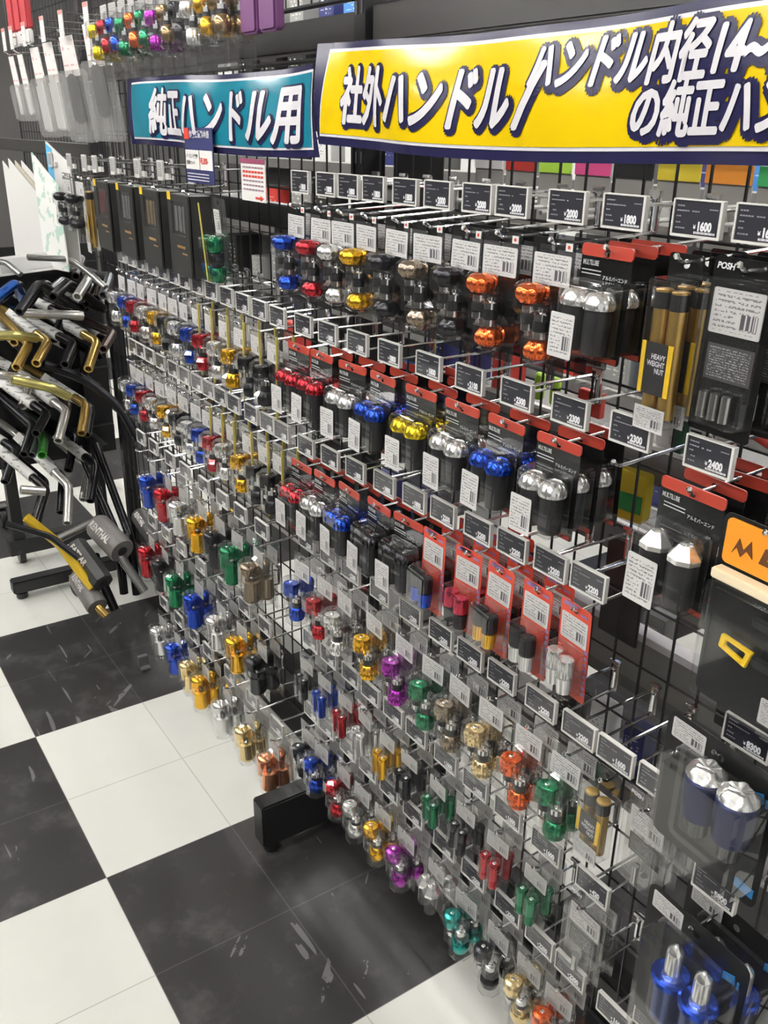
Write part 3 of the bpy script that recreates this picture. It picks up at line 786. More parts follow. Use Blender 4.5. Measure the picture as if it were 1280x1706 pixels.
# ------------------------------------------------------------------ the colourful row at the very top of the far bay
for i, c in enumerate('yellow red blue green orange green purple bronze black silver gold bronze'.split()):
    x = -2.335+.0615*i
    hook(x, 1.846, 'chrome hook, '+ORD[i]+' from left, uppermost far row', 'chrome hooks of the uppermost far row')
    for b in (0, 1):
        t = thing('bar_end_pack', f'clear pack of two {c} bar ends, '+(ORD[i]+' from left ' if not b else 'behind the '+ORD[i]+' ')+'above teal banner', 'bar end pack', (x-.004, TIP-.01+b*.036, 1.80), 'packs above the teal banner', (0, 0, math.radians(random.uniform(-5, 3))))
        pack_stagger(t, 'barrel' if i % 3 else 'ribbed', c, b > 0, w=.058, bot=-.165)
for i, x in enumerate((-1.585, -1.515)):
    t = thing('hanging_bag', 'purple-red bag hanging '+('right' if i else 'left')+' at the end of the uppermost far row', 'bag', (x, TIP, 1.835), 'purple bags above the banners')
    put('bag_body', cached('pbag', lambda: MB().prism(rrect(-.03, -.15, .03, -.03, .008), -.014, .006).mesh('bag_body', M('purple_foil', (.16, .06, .17), .3), bevel=.004)), t)
    put('header_card', cached('pbagh', lambda: MB().box((0, -.002, -.015), (.058, .002, .04)).mesh('header_card', M('orange_print', (.6, .1, .04), .5))), t)

# ------------------------------------------------------------------ upper far bay: pouches, boards, boxed sets, six-pack
for i, (x, zt, hgt, wd, inner) in enumerate([(-3.28, 1.735, .19, .085, 'tube'), (-3.17, 1.735, .19, .085, 'tube'), (-3.0, 1.745, .245, .13, 'rag'), (-2.86, 1.75, .245, .13, 'rag'), (-2.68, 1.755, .262, .17, 'grip'), (-2.47, 1.77, .272, .17, 'grip')]):
    desc = dict(tube='small clear pouch with white header', rag='clear pouch with pale folded cloth', grip='wide clear pouch with dark oval grip')[inner]
    t = thing('hanging_pouch', f'{desc}, {ORD[i]} from the left below the white tags', 'pouch', (x, TIP-.005, zt), 'clear pouches hanging at the far left', (math.radians(6), 0, math.radians(2)))
    h2 = hgt
    put('white_header', cached(('ph', wd, hgt), lambda: MB().prism([(-wd*.34, -.10), (wd*.34, -.10), (wd*.3, -.005), (-wd*.3, -.005)], -.001, .001).mesh('white_header', label_mat('pink_header_print', (.78, .74, .72), (.6, .25, .25), 5., False, .2, 8.))), t)
    put('clear_pouch', cached(('pp', wd, hgt), lambda: MB().prism(rrect(-wd/2, -h2, wd/2, -.085, .006), -.016, .012).mesh('clear_pouch', clear_mat('milky_plastic', (.92, .92, .91), .18, .08), bevel=.006)), t)
    if inner == 'grip': put('dark_grip', cached('pg', lambda: MB().lathe(capsule(.036, .062, -.062), 20).mesh('dark_grip', M('dark_foam', (.018, .018, .02), .7, 0, .2))), t, (-.01, 0, -.155)).scale = (1, .3, 1)
    elif inner == 'rag': put('folded_cloth', cached('pr', lambda: MB().box((0, 0, -.165), (.085, .014, .13)).mesh('folded_cloth', M('pale_cloth', (.5, .5, .47), .8), bevel=.005)), t)
    else: put('pale_sleeve', cached('pt', lambda: MB().lathe(capsule(.02, .04, -.04), 14).mesh('pale_sleeve', M('pale_cloth'))), t, (0, 0, -.135)).scale = (1, .4, 1)
    hook(x, zt+.043, 'chrome hook holding a clear pouch, '+ORD[i]+' from the left', 'chrome hooks of the pouches')
for i, x in enumerate((-3.30, -3.21, -3.06, -2.86, -2.68, -2.47)):
    t = thing('price_card', 'white upright price card with pink top, '+ORD[i]+' from the left above the pouches', 'price card', (x+.03, TIP-.02, 1.775), 'white price cards above the pouches')
    put('card', cached('wpc', lambda: MB().box((0, 0, 0), (.036, .002, .062)).mesh('card', label_mat('white_card_print', (.80, .78, .74), (.4, .35, .35), 6., False, .2, 6.))), t)
    put('pink_top', cached('wpp', lambda: MB().box((0, -.0013, .026), (.034, .001, .010)).mesh('pink_top', M('pink_print', (.7, .25, .22), .5))), t)
for i, (x, z, c) in enumerate([(-3.02, 1.90, 'red'), (-2.94, 1.90, 'red'), (-2.86, 1.90, 'red')]):
    t = thing('hanging_bag', f'red bag, {ORD[i]} of three at the top left corner', 'bag', (x-.3, TIP+.03, z), 'red bags at the top left corner')
    put('bag_body', cached('rbag', lambda: MB().prism(rrect(-.033, -.10, .033, .03, .006), -.012, .006).mesh('bag_body', M('red_foil', (.5, .05, .06), .4), bevel=.004)), t)
    put('lower_window', cached('rbagw', lambda: MB().prism(rrect(-.033, -.14, .033, -.10, .006), -.010, .004).mesh('lower_window', M('paper'), bevel=.004)), t)
for i, x in enumerate([-2.968, -2.773, -2.632, -2.54, -2.395, -2.218, -2.069, -1.893]):
    portrait_tag(x, 1.4626+.0077*x, 'small upright grey price tag, '+ORD[i]+' from the left above the boxed sets')
    hook(x-.01, 1.4626+.0077*x, 'chrome hook, '+ORD[i]+' from the left in the top far row', 'chrome hooks of the top far row')
for i, (x, c) in enumerate([(-2.425, 'pink'), (-2.25, 'silver'), (-2.085, 'champagne'), (-1.915, 'silver')]):
    t = thing('boxed_set', f'flat black box with clear window, {ORD[i]} from the left below the upright tags', 'box', (x, TIP-.01, 1.405), 'black boxed sets with clear windows', (0, 0, math.radians(-3)))
    put('carton', cached('bx', lambda: MB().plate(rrect(-.064, -.165, .064, 0, .002, 2), rrect(-.04, -.082, .04, -.014, .002, 2), -.022, -.018).box((0, .0075, -.0825), (.128, .045, .165)).mesh('carton', M('carton_black', (.022, .022, .02), .45))), t)
    put('window_pane', cached('bxw', lambda: MB().box((0, -.0205, -.048), (.082, .001, .07)).mesh('window_pane', CLEAR)), t)
    for k in range(3): put('inner_rod', cached(('bxr', c), lambda: MB().lathe([(.004, -.028), (.008, -.026), (.008, .024), (.004, .026)], 14).mesh('inner_rod', anod(c))), t, (-.025+.025*k, -.0172, -.048)).scale = (1, .35, 1)
    put('yellow_seal', cached('bxs', lambda: MB().box((-.052, -.0225, -.004), (.02, .001, .016)).mesh('yellow_seal', M('yellow_print'))), t)
    put('gold_lettering', cached('bxl', lambda: MB().box((.01, -.0225, -.105), (.05, .0008, .005)).box((.03, -.0225, -.118), (.03, .0008, .003)).mesh('gold_lettering', M('dull_gold_print', (.28, .16, .06), .4))), t)
t = thing('six_pack', 'clear pack of six green bar ends with yellow tie right of the black boxes', 'bar end pack', (-1.735, TIP-.02, 1.40), None, (math.radians(4), 0, math.radians(-6)))
put('backing_card', card_mesh(.085, -.15, .01, CLEARCARD, 'backing_card', 'six'), t)
put('sticker', label_mesh(.034, .045, LABEL, 'sticker', 'six'), t, (-.015, -.0003, -.035))
for k in range(6): bar_end(t, 'barrel', 'green' if k // 2 != 1 else 'black', (-.02+.04*(k % 2), -.022, -.072-.028*(k//2)), False, None)
put('blister', MB().prism(rrect(-.04, -.148, .04, -.055, .008), -.038, -.001).mesh('blister', CLEAR, bevel=.004), t)
put('yellow_tie', MB().box((.004, -.040, -.07), (.004, .002, .15)).mesh('yellow_tie', M('yellow_tape', (.55, .45, .10), .4)), t)
t = thing('weight_rod_box', 'clear box of brass rods hanging left of the black boxes', 'pack', (-2.555, TIP-.01, 1.40), None, (0, 0, math.radians(-6))); pack_tubes(t, True, h=.155)
for i, (x, c) in enumerate([(-2.80, 'black'), (-2.68, 'black')]):
    t = thing('bar_end_pack', ['clear pack of two black bar ends beside the white boards', 'clear pack of two black bar ends beside the brass rods'][i], 'bar end pack', (x, TIP-.01, 1.40), 'black bar end packs by the boards'); pack_stagger(t, 'fluted', c, w=.08)
boards = [(-3.13, .72, 30, .10, .30, .20, 'white', 'white board standing leftmost beside the handlebars'), (-3.02, .72, 30, .12, .31, .20, 'white', 'white board at the front of the thick board stack'),
          (-3.005, .735, 30, .12, .305, .198, 'tan', 'tan board in the middle of the board stack'), (-2.99, .75, 30, .12, .305, .198, 'white', 'white board at the rear of the board stack'),
          (-2.90, .75, 15, .13, .33, .24, 'green', 'white board with faint green print facing the aisle'), (-2.93, .80, 15, .12, .36, .30, 'blue', 'white and blue board sticking up behind the others')]
for i, (x, y, a, w, h1, h2, c, lab) in enumerate(boards):
    t = thing('display_board', lab, 'board', (x, y, 1.13), 'boards standing by the handlebars', (0, 0, math.radians(a)))
    m = dict(white=PAPER, tan=M('tan_board', (.5, .45, .38), .6), green=M('green_print_board', (.8, .8, .78), .5), blue=PAPER)[c]
    put('panel', MB().prism([(-w/2, 0), (w/2, 0), (w/2, h2), (-w/2, h1)], -.002, .002).mesh('panel', m), t)
    if c == 'blue': put('blue_edge', MB().prism([(-w/2, .1), (-w/2+.03, .1), (-w/2+.03, h1-.02), (-w/2, h1-.004)], -.0032, -.0022).mesh('blue_edge', M('sky_blue', (.1, .42, .7), .5)), t)
g = M('green_print_board'); k = NT(g); v, _ = k.coord('Object')
k.l(k.mix(k.m('MULTIPLY', k.m('GREATER_THAN', k.noise(v, 22., 4.), .56), .5), (.80, .80, .77), (.12, .45, .30)), k.b.inputs['Base Color'])

# ------------------------------------------------------------------ the large packs at the right edge
def big_pack(name, label, x, z, w, h, y=TIP-.02, rx=0, rz=0, grp=None):
    t = thing(name, label, 'pack', (x, y, z), grp, (math.radians(rx), 0, math.radians(rz)))
    return t
t = big_pack('lever_pack', 'black clamshell with orange header and yellow levers at the right edge', -.452, 1.172, .13, .21, rz=-3)
put('backing_card', card_mesh(.13, -.205, .012, M('lever_card', (.010, .010, .011), .3, 0, .25), 'backing_card', 'lev', r=.01), t)
put('orange_header', MB().prism(rrect(-.058, -.042, .058, .008, .006), -.0025, -.0006).mesh('orange_header', M('orange_header', (.85, .30, .02), .35)), t)
put('cream_strip', MB().box((0, -.008, -.052), (.118, .016, .012)).mesh('cream_strip', M('cream_print', (.85, .72, .5), .4), bevel=.002), t)
m = MB(); m.prism([(-.047, -.028), (-.040, -.010), (-.034, -.021), (-.026, -.008), (-.022, -.026), (-.03, -.020), (-.036, -.029), (-.042, -.020)], -.0035, -.0024)
m.prism([(-.014, -.027), (-.009, -.009), (-.003, -.009), (-.006, -.022), (.006, -.022), (.005, -.027)], -.0035, -.0024)
put('header_mark', m.mesh('header_mark', M('brown_print', (.12, .04, .01), .5)), t)
m = MB()
for z0, s, x0 in ((-.086, -1, .031), (-.128, 1, -.012)):
    o = [(x0-.026*s, z0-.004), (x0-.024*s, z0+.012), (x0+.016*s, z0+.008), (x0+.010*s, z0-.013)]
    i2 = [(x0-.018*s, z0-.0005), (x0-.017*s, z0+.007), (x0+.008*s, z0+.004), (x0+.005*s, z0-.006)]
    if s < 0: o, i2 = [(a, b) for a, b in o][::-1], [(a, b) for a, b in i2][::-1]
    m.plate(o, i2, -.011, -.006)
put('yellow_lever', m.mesh('yellow_lever', M('yellow_paint', (.82, .55, .02), .3), bevel=.001), t)
put('black_lever', MB().box((.018, -.009, -.086), (.045, .007, .013)).box((.028, -.009, -.128), (.05, .007, .014)).mesh('black_lever', RUBBER, bevel=.003), t)
put('barcode_sticker', label_mesh(.045, .03, LABEL2, 'barcode_sticker', 'lev'), t, (.04, -.0008, -.182))
put('blister', MB().prism(rrect(-.062, -.200, .062, -.060, .008), -.02, -.0008).mesh('blister', CLEAR, bevel=.004, sharp=30), t)
price_tag(-.458, .927, '8300', 'price tag reading ¥8300 below the black clamshell with yellow levers', 'price tags at the right edge', y=TIP+.012)
hook(-.465, 1.215, 'chrome hook holding the black clamshell with yellow levers', 'hooks at the right edge')
def big_weights(t, colr, top, w=.155, h=.215):
    put('backing_card', card_mesh(w, -h+.02, .02, M('black_gloss_card', (.012, .012, .012), .3, 0, .25), 'backing_card', ('bigw', w, h), r=.012), t)
    put('sticker', label_mesh(.048, .026, LABEL, 'sticker', 'bigw'), t, (-.045, -.0003, .0))
    put('blue_lettering', cached(('bigl', h), lambda: MB().prism([(.045, -.012), (.06, -.006), (.062, -.018), (.045, -.022)], -.0016, -.0004).box((.066, -.001, -.015), (.003, .001, .010)).box((.060, -.001, -h+.04), (.025, .001, .012)).mesh('blue_lettering', M('blue_print', (.02, .2, .5), .4))), t)
    for k, (x, y) in enumerate(((-.004, -.026), (.039, -.026))):
        if top == 'star':
            o = put('weight', cached('bgw1', lambda: MB().lathe([(.012, -.052), (.0205, -.050), (.0225, -.02), (.0225, 0), (.02, .002), (.006, .002)], 32).mesh('weight', M('navy_anodised', (.02, .028, .10), .32, .6))), t, (x+.010, y, -.012))
            put('star_cap', cached('bgw2', lambda: MB().lathe([(.0205, .0), (.0225, .004), (.021, .010), (.014, .0155), (.009, .014), (.003, .013)], 40, lobes=5, amp=.22, lobe_z=(.006, .016)).mesh('star_cap', anod('silver'))), o)
            put('end_stem', cached('bgw3', lambda: MB().lathe([(.011, -.052), (.0115, -.075), (.009, -.078)], 20).mesh('end_stem', M('gunmetal'))), o)
        else:
            o = put('weight', cached('bgw4', lambda: MB().lathe([(.0165, -.062), (.0195, -.058), (.0205, -.001), (.012, .003)], 32).mesh('weight', M('steel_blue', (.12, .15, .30), .22, .9))), t, (x, y, -.060))
            put('blue_flange', cached('bgw6', lambda: MB().lathe([(.0206, -.003), (.0245, -.001), (.0245, .006), (.021, .008), (.012, .004), (.009, .004)], 32).mesh('blue_flange', anod('blue'))), o)
            put('steel_pin', cached('bgw5', lambda: MB().lathe([(.0125, .003), (.0115, .006), (.0105, .008), (.0105, .042), (.0095, .046), (.002, .054)], 24).mesh('steel_pin', anod('silver'))), o)
    put('blister', cached(('bgb', w, h), lambda: MB().prism(rrect(-w*.30, -h+.04, w*.48, -.002, .012), -.051, -.001).mesh('blister', CLEAR, bevel=.008, sharp=30)), t)
t = big_pack('bar_end_pack', 'large pack of two navy weights with chrome star caps', -.468, .905, .155, .215, rz=-4); big_weights(t, 'navy', 'star', h=.175)
hook(-.475, .945, 'dark hook arm above the large navy weights', 'hooks at the right edge')
for b, lab in enumerate(('large pack of two bright blue flanged weights at the lower right corner', 'second large pack just behind the bright blue flanged weights')):
    t = big_pack('bar_end_pack', lab, -.455+.02*b, .652, .155, .215, y=TIP-.02+.05*b, rz=-4, grp='large packs of bright blue weights'); big_weights(t, 'blue', 'pin')
hook(-.462, .695, 'chrome hook holding the bright blue flanged weights', 'hooks at the right edge')
price_tag(-.452, .722, '5800', 'price tag with a red strip reading ¥5800 at the right edge', 'price tags at the right edge', 'red')
price_tag(-.50, .437, '1600', 'pale price tag at the bottom right under the blue weights', 'price tags at the right edge')
hook(-.506, .437, 'chrome hook at the bottom right under the blue weights', 'hooks at the right edge')

# ------------------------------------------------------------------ the handlebar rack at the far left
BARM = dict(blue=(.01, .10, .45), dgrey=(.05, .05, .055), dark=(.03, .028, .027), silver=(.62, .61, .58), steel=(.13, .14, .15), gold=(.50, .33, .10), black=(.022, .022, .025), brown=(.11, .08, .07), green=(.08, .35, .06), yellow=(.75, .50, .03), lime=(.62, .56, .2), grey=(.3, .3, .29))
def bm_(c): return M('bar_'+c, BARM[c], .26, .75 if c not in ('yellow',) else .2)
def handlebar(label, col, pts, wrap=None, r=.0145, rad=.022, hollow=.66):
    P = [Vector(p) for p in pts]
    t = thing('handlebar', label, 'handlebar', tuple(P[0]), 'loose handlebars on the rack at the left')
    Q = [p-P[0] for p in P]
    put('tube', MB().tube(fillet(Q[::-1], rad, 6), r, 14, hollow=hollow).mesh('tube', bm_(col), sharp=50), t)
    if wrap:
        a, b = Q[wrap[0]], Q[wrap[0]+1]
        f0, f1 = wrap[1], wrap[2]
        p, q = a+(b-a)*f0, a+(b-a)*f1
        put('printed_sleeve', MB().tube([p, q], r*1.22, 14).mesh('printed_sleeve', SLEEVE), t)
        put('white_label', MB().tube([q, q+(b-a).normalized()*.035], r*1.5, 4).mesh('white_label', PAPER), t)
    return t
SLEEVE = label_mat('sleeve_print', (.62, .62, .60), (.12, .12, .12), 6., False, .3, 16.)
bars = [('blue', (-2.8, .536, 1.072), (-2.9, .621, 1.099), (-3.1, .69, .99), 0), ('dgrey', (-2.8, .6, 1.032), (-2.9, .69, 1.094), (-2.95, .786, 1.02), 0), ('dark', (-2.8, .701, 1.067), (-2.9, .779, 1.087), (-2.95, .86, 1.02), 0),
 ('silver', (-2.8, .772, 1.062), (-2.9, .846, 1.104), (-3.05, .88, 1.09), 0), ('steel', (-2.8, .85, 1.06), (-2.9, .908, 1.1), (-3.05, .93, 1.08), 0),
 ('gold', (-2.8, .57, .872), (-2.9, .637, .915), (-3.15, .62, .96), 0), ('gold', (-2.8, .628, .877), (-2.9, .694, .915), (-3.1, .664, .945), 1), ('black', (-2.8, .711, .863), (-2.9, .77, .902), (-3.1, .718, .93), 1),
 ('gold', (-2.8, .78, .84), (-2.9, .846, .898), (-3.1, .798, .93), 1), ('brown', (-2.8, .833, .896), (-2.9, .899, .921), (-3.1, .867, .93), 0),
 ('black', (-2.8, .555, .602), (-2.9, .615, .655), (-3.1, .582, .69), 0), ('black', (-2.8, .599, .662), (-2.9, .661, .688), (-3.1, .615, .72), 1), ('silver', (-2.8, .662, .626), (-2.9, .722, .688), (-3.1, .683, .72), 1),
 ('gold', (-2.8, .736, .639), (-2.9, .787, .698), (-3.1, .752, .72), 1), ('black', (-2.8, .737, .407), (-2.9, .797, .489), (-3.1, .766, .51), 1), ('silver', (-2.8, .656, .347), (-2.9, .701, .434), (-3.1, .644, .51), 1),
 ('dark', (-2.8, .56, .367), (-2.9, .629, .438), (-3.1, .573, .49), 1), ('green', (-2.8, .608, .59), (-2.9, .641, .601), (-3.05, .665, .60), 0)]
tiers = ['top tier']*5+['middle tier']*5+['third tier']*4+['lowest tier']*3+['third tier']
cnt = {}
for (c, e, b, tl, wr), tier in zip(bars, tiers):
    cnt[(tier)] = cnt.get(tier, 0)+1
    far = Vector(tl)+(Vector(tl)-Vector(b))*.55
    lean = Vector((far.x-.25, far.y-.05, far.z+.02))
    handlebar(f'{dict(dgrey="dark grey", dark="dull black").get(c, c)} handlebar with open end, {ORD[cnt[tier]-1]} from the left in the {tier}', c, [e, b, tuple(far), tuple(lean)], (1, .25, .8) if wr else None)
rl = random.Random(5)
for i, (c, e, b, tl, wr) in enumerate(bars):
    if c == 'green': continue
    o = Vector((-.16+rl.uniform(-.03, .03), .035+rl.uniform(-.02, .02), -.035+rl.uniform(-.03, .02)))
    cc = ['black', 'dark', 'steel', 'black', 'brown', 'dark', 'silver', 'black'][i % 8]
    far = Vector(tl)+(Vector(tl)-Vector(b))*.5
    handlebar(f'{dict(dark="dull black").get(cc, cc)} handlebar half hidden behind the {ORD[[q[0] for q in bars[:i+1]].count(c)-1]} {dict(dgrey="dark grey", dark="dull black").get(c, c)} one', cc, [Vector(e)+o, Vector(b)+o, far+o], (1, .2, .7) if i % 2 else None)
for i, (c, e, b, tl, wr) in enumerate(bars):
    if i % 2 or c == 'green': continue
    o = Vector((-.24+rl.uniform(-.03, .03), -.03+rl.uniform(-.03, .03), .05+rl.uniform(-.03, .03)))
    cc = ['silver', 'black', 'dgrey', 'gold', 'black', 'steel'][(i//2) % 6]
    handlebar(f'{dict(dgrey="dark grey").get(cc, cc)} handlebar deep in the rack behind the {ORD[[q[0] for q in bars[:i+1]].count(c)-1]} {dict(dgrey="dark grey", dark="dull black").get(c, c)} one', cc, [Vector(e)+o, Vector(b)+o, Vector(tl)+o+Vector((-.1, -.06, .02))], (1, .2, .8) if i % 4 == 0 else None)
handlebar('pale yellow handlebar tube lying across the third tier', 'lime', [(-2.80, .553, .836), (-2.8, .661, .797), (-2.82, .715, .757)])
handlebar('yellow-gold tube across the middle tier', 'lime', [(-2.85, .48, .965), (-2.85, .60, .955), (-2.9, .66, .93)])
handlebar('black curved handlebar across the third tier', 'black', [(-2.85, .66, .86), (-2.85, .78, .80), (-2.8, .87, .70), (-2.75, .90, .60)], rad=.1)
handlebar('chrome tube across the middle tier', 'silver', [(-2.9, .63, 1.01), (-2.9, .81, .985)])
handlebar('chrome tube end at the far left of the lowest tier', 'silver', [(-2.8, .53, .49), (-2.8, .60, .47)])
handlebar('white-grey tube at the far left of the third tier', 'silver', [(-2.85, .47, .86), (-2.85, .61, .82), (-2.9, .68, .77)])
handlebar('grey arched tube at the top of the rack', 'grey', [(-2.85, .655, 1.178), (-2.85, .78, 1.165), (-2.8, .83, 1.115), (-2.75, .845, 1.09)], r=.009)
handlebar('grey arched tube end beside the white price sheet', 'grey', [(-2.9, .50, 1.155), (-2.9, .60, 1.165), (-2.85, .63, 1.13)], r=.009)
t = thing('price_sheet', 'white printed sheet lying on top of the handlebar rack', 'sheet', (-2.93, .685, 1.150), None, (math.radians(4), math.radians(-38), 0))
put('sheet', MB().box((0, 0, 0), (.003, .25, .062)).mesh('sheet', PAPER), t)
put('print', MB().box((.002, .01, 0), (.001, .21, .045)).mesh('print', M('sheet_ink', (.52, .52, .52), .6)), t)
t = thing('handlebar_rack', 'black floor rack with arms holding the loose handlebars', 'rack', (-3.16, .72, 0), None)
for y in (-.12, .2): put('upright', cached('hbu', lambda: MB().box((0, 0, .62), (.04, .04, 1.04)).mesh('upright', BLACKMETAL)), t, (-.18, y, 0))
m = MB()
for z in (.48, .70, .92, 1.08): m.box((-.15, 0, z), (.03, .54, .03)); m.box((-.06, -.16, z-.012), (.2, .02, .02)); m.box((-.06, .18, z-.012), (.2, .02, .02))
put('arm', m.mesh('arm', BLACKMETAL), t)
put('added_dark_panel', MB().box((-.21, -.02, .76), (.012, .62, .78)).mesh('added_dark_panel', BLACKMETAL), t)  # made-up black sheet, added so the gaps between the bars look dark
put('base_bar', MB().box((-.18, .04, .07), (.05, .40, .06)).mesh('base_bar', BLACKMETAL), t)
for y in (-.12, .2): put('caster', MB().lathe([(.012, -.012), (.033, -.011), (.035, 0), (.033, .011), (.012, .012)], 20).mesh('caster', RUBBER), t, (-.18, y, .035), (PI/2, 0, 0))
# bars with crossbar pads on the floor-level tier
handlebar('yellow handlebar sticking out of the lettered pad', 'yellow', [(-2.7, .515, .437), (-2.68, .60, .33), (-2.64, .63, .26), (-2.6, .66, .20)])
handlebar('long black handlebar rising left of the lettered pad', 'black', [(-2.7, .455, .43), (-2.66, .57, .375), (-2.6, .63, .31)], r=.010)
handlebar('orange-gold handlebar end pointing down below the lettered pad', 'gold', [(-2.55, .678, .118), (-2.572, .66, .146), (-2.72, .644, .208)])
handlebar('black handlebar end pointing at the floor beside the gold one', 'black', [(-2.58, .715, .115), (-2.62, .69, .23), (-2.68, .70, .27)])
handlebar('grey handlebar bending out of the round pad', 'grey', [(-2.56, .81, .163), (-2.62, .755, .29), (-2.66, .79, .31), (-2.75, .83, .28)])
handlebar('black rod end hanging behind the lettered pad', 'black', [(-2.7, .785, .10), (-2.72, .79, .30), (-3.10, .80, .49)])
handlebar('second black rod end hanging nearer the packs', 'black', [(-2.7, .827, .085), (-2.72, .83, .29), (-3.10, .86, .49)])
handlebar('dull grey tube lying behind the round pad', 'grey', [(-2.8, .62, .30), (-2.8, .76, .34)])
def pad(label, a, b, r, body, txt, sx, flat=False):
    a, b = Vector(a), Vector(b); d = (b-a)
    t = thing('crossbar_pad', label, 'handlebar pad', tuple(a), 'handlebar pads at floor level')
    X = d.normalized(); n = Vector((.72, -.52, .46)); n = (n-X*n.dot(X)).normalized(); Z = n.cross(X)*-1
    Mx = Matrix((X, -n, X.cross(-n))).transposed().to_4x4(); t.matrix_world = Matrix.Translation(a) @ Mx
    L = d.length
    m = MB(); seg = 8 if flat else 24
    m.tube([(0, 0, 0), (.006, 0, 0), (L-.006, 0, 0), (L, 0, 0)], [r*.93, r, r, r*.93], seg)
    put('foam_body', m.mesh('foam_body', body, sharp=40), t)
    put('core', MB().lathe([(r*.38, -.001), (r*.38, .002)], 14).mesh('core', BLACKP), t, (L+.0004, 0, 0), (0, PI/2, 0))
    w = MB(); add_text(w, txt, r*.72, L*.08, -r*.26, 0, off=r*.03, sx=sx*1.3)
    w.v = [(p[0], -math.sqrt(max(0, (r*1.09)**2-p[2]**2)), p[2]) for p in w.v]
    put('pad_lettering', w.mesh('pad_lettering', M('pad_ink', (.55, .53, .5), .5)), t)
    return t
PADG = M('pad_grey', (.16, .15, .145), .35); PADD = M('pad_dark', (.05, .05, .05), .35)
pad('round grey handlebar pad with pale lettering', (-2.74, .735, .345), (-2.60, .765, .30), .042, PADG, 'RENTHAL', .62)
pad('dark square-edged handlebar pad lettered with a winged name', (-2.74, .66, .29), (-2.585, .69, .215), .036, PADD, 'FATBAR', .75, True)
pad('lower grey roll pad with white label under the lettered pad', (-2.70, .645, .20), (-2.57, .66, .145), .034, PADG, 'RENTHAL', .5)
pad('black pad with yellow print close to the bar end packs', (-2.66, .85, .385), (-2.52, .86, .33), .03, PADD, 'RENTHAL', .5)
t = thing('caster', 'black rack caster on the white tile left of the pads', 'wheel', (-2.95, .70, .035), None, (0, 0, math.radians(20)))
put('wheel', MB().lathe([(.012, -.012), (.033, -.011), (.035, -.006), (.035, .006), (.033, .011), (.012, .012)], 24).mesh('wheel', RUBBER), t, rot=(PI/2, 0, 0))
put('fork', MB().box((0, -.016, .02), (.02, .003, .05)).box((0, .016, .02), (.02, .003, .05)).box((0, 0, .045), (.04, .04, .006)).mesh('fork', GREYMETAL), t)
t = thing('caster', 'caster wheel at the left edge behind the handlebars', 'wheel', (-3.72, .62, .04), None)
put('wheel', MB().lathe([(.012, -.012), (.038, -.011), (.04, -.006), (.04, .006), (.038, .011), (.012, .012)], 24).mesh('wheel', RUBBER), t, rot=(PI/2, 0, 0))
put('fork', MB().box((0, -.016, .02), (.02, .003, .05)).box((0, .016, .02), (.02, .003, .05)).box((0, 0, .05), (.04, .04, .006)).mesh('fork', GREYMETAL), t)
o = put('floor_bracket', MB().box((0, 0, .02), (.018, .03, .04)).box((.012, 0, .004), (.03, .03, .008)).mesh('floor_bracket', M('bracket_grey', (.2, .2, .2), .4, .5), bevel=.002), None, (-2.39, .73, 0))
tag(o, 'small grey metal bracket standing on the black tile', 'bracket')

# ------------------------------------------------------------------ seen through the wire: the other side of the rack and the next aisle
rnd = random.Random(11)
def back_plate(x0, x1, z0, z1, y, m, label):
    o = put('back_plate', MB().box(((x0+x1)/2, 0, (z0+z1)/2), (x1-x0, .006, z1-z0)).mesh('back_plate', m, bevel=.002), None, (0, y, 0)); tag(o, label, 'panel')
back_plate(-1.49, -1.34, 1.24, 1.56, 1.02, BLACKP, 'black plate behind the wire, under the left end of the yellow banner')
back_plate(-1.98, -1.74, 1.12, 1.38, 1.02, M('dim_grey', (.14, .14, .15), .5), 'grey perforated plate behind the wire, right of the green six-pack')
back_plate(-.82, -.745, .84, 1.0, .955, BLACKP, 'black slotted bracket behind the wire near the red cards')
back_plate(-.60, -.53, .80, .95, .955, BLACKP, 'black slotted bracket behind the wire near the yellow levers')
def back_shelf(x0, x1, y, z, d, label):
    t = thing('back_shelf', label, 'shelf', ((x0+x1)/2, y, z), 'metal shelves behind the wire')
    w = x1-x0
    put('board', MB().box((0, 0, 0), (w, d, .012)).mesh('board', GREYMETAL), t)
    put('front_lip', MB().box((0, -d/2-.004, -.02), (w, .008, .055)).mesh('front_lip', GREYMETAL, bevel=.002), t)
    put('white_edge', MB().box((0, -d/2-.002, .010), (w, .012, .006)).mesh('white_edge', WHITEP), t)
for z, nm in ((.88, 'upper'), (.62, 'middle'), (.36, 'lower')):
    back_shelf(-1.46, .05, 1.25, z, .10, f'grey metal {nm} shelf with white edge behind the near wire panel')
    back_shelf(-3.05, -1.52, 1.25, z, .10, f'grey metal {nm} shelf with white edge behind the far wire panel')
PC = dict(navy=(.03, .035, .14), white=(.72, .72, .70), yellow=(.75, .6, .05), red=(.55, .05, .04), grey=(.28, .28, .27), green=(.05, .4, .12), orange=(.8, .3, .04), blue=(.05, .2, .5), black=(.02, .02, .02), lime=(.45, .75, .08), pink=(.8, .1, .3))
def carton(x, y, z, w, d, h, c, label, group, name='carton', cat='box', rz=0.):
    t = thing(name, label, cat, (x, y, z), group, (0, 0, math.radians(rz)))
    put('box_body', cached(('ct', w, d, h, c), lambda: MB().box((0, 0, h/2), (w, d, h)).mesh('box_body', M('print_'+c, PC[c], .45), bevel=.0015)), t)
    put('printed_face', cached(('cf', w, d, h, c), lambda: MB().box((0, -d/2-.0006, h*.5), (w*.8, .001, h*.6)).mesh('printed_face', label_mat('face_'+c, PC[c], (.7, .7, .6) if c in ('navy', 'black', 'red', 'blue', 'green', 'grey') else (.15, .15, .2), 6., False, .3, 9.))), t)
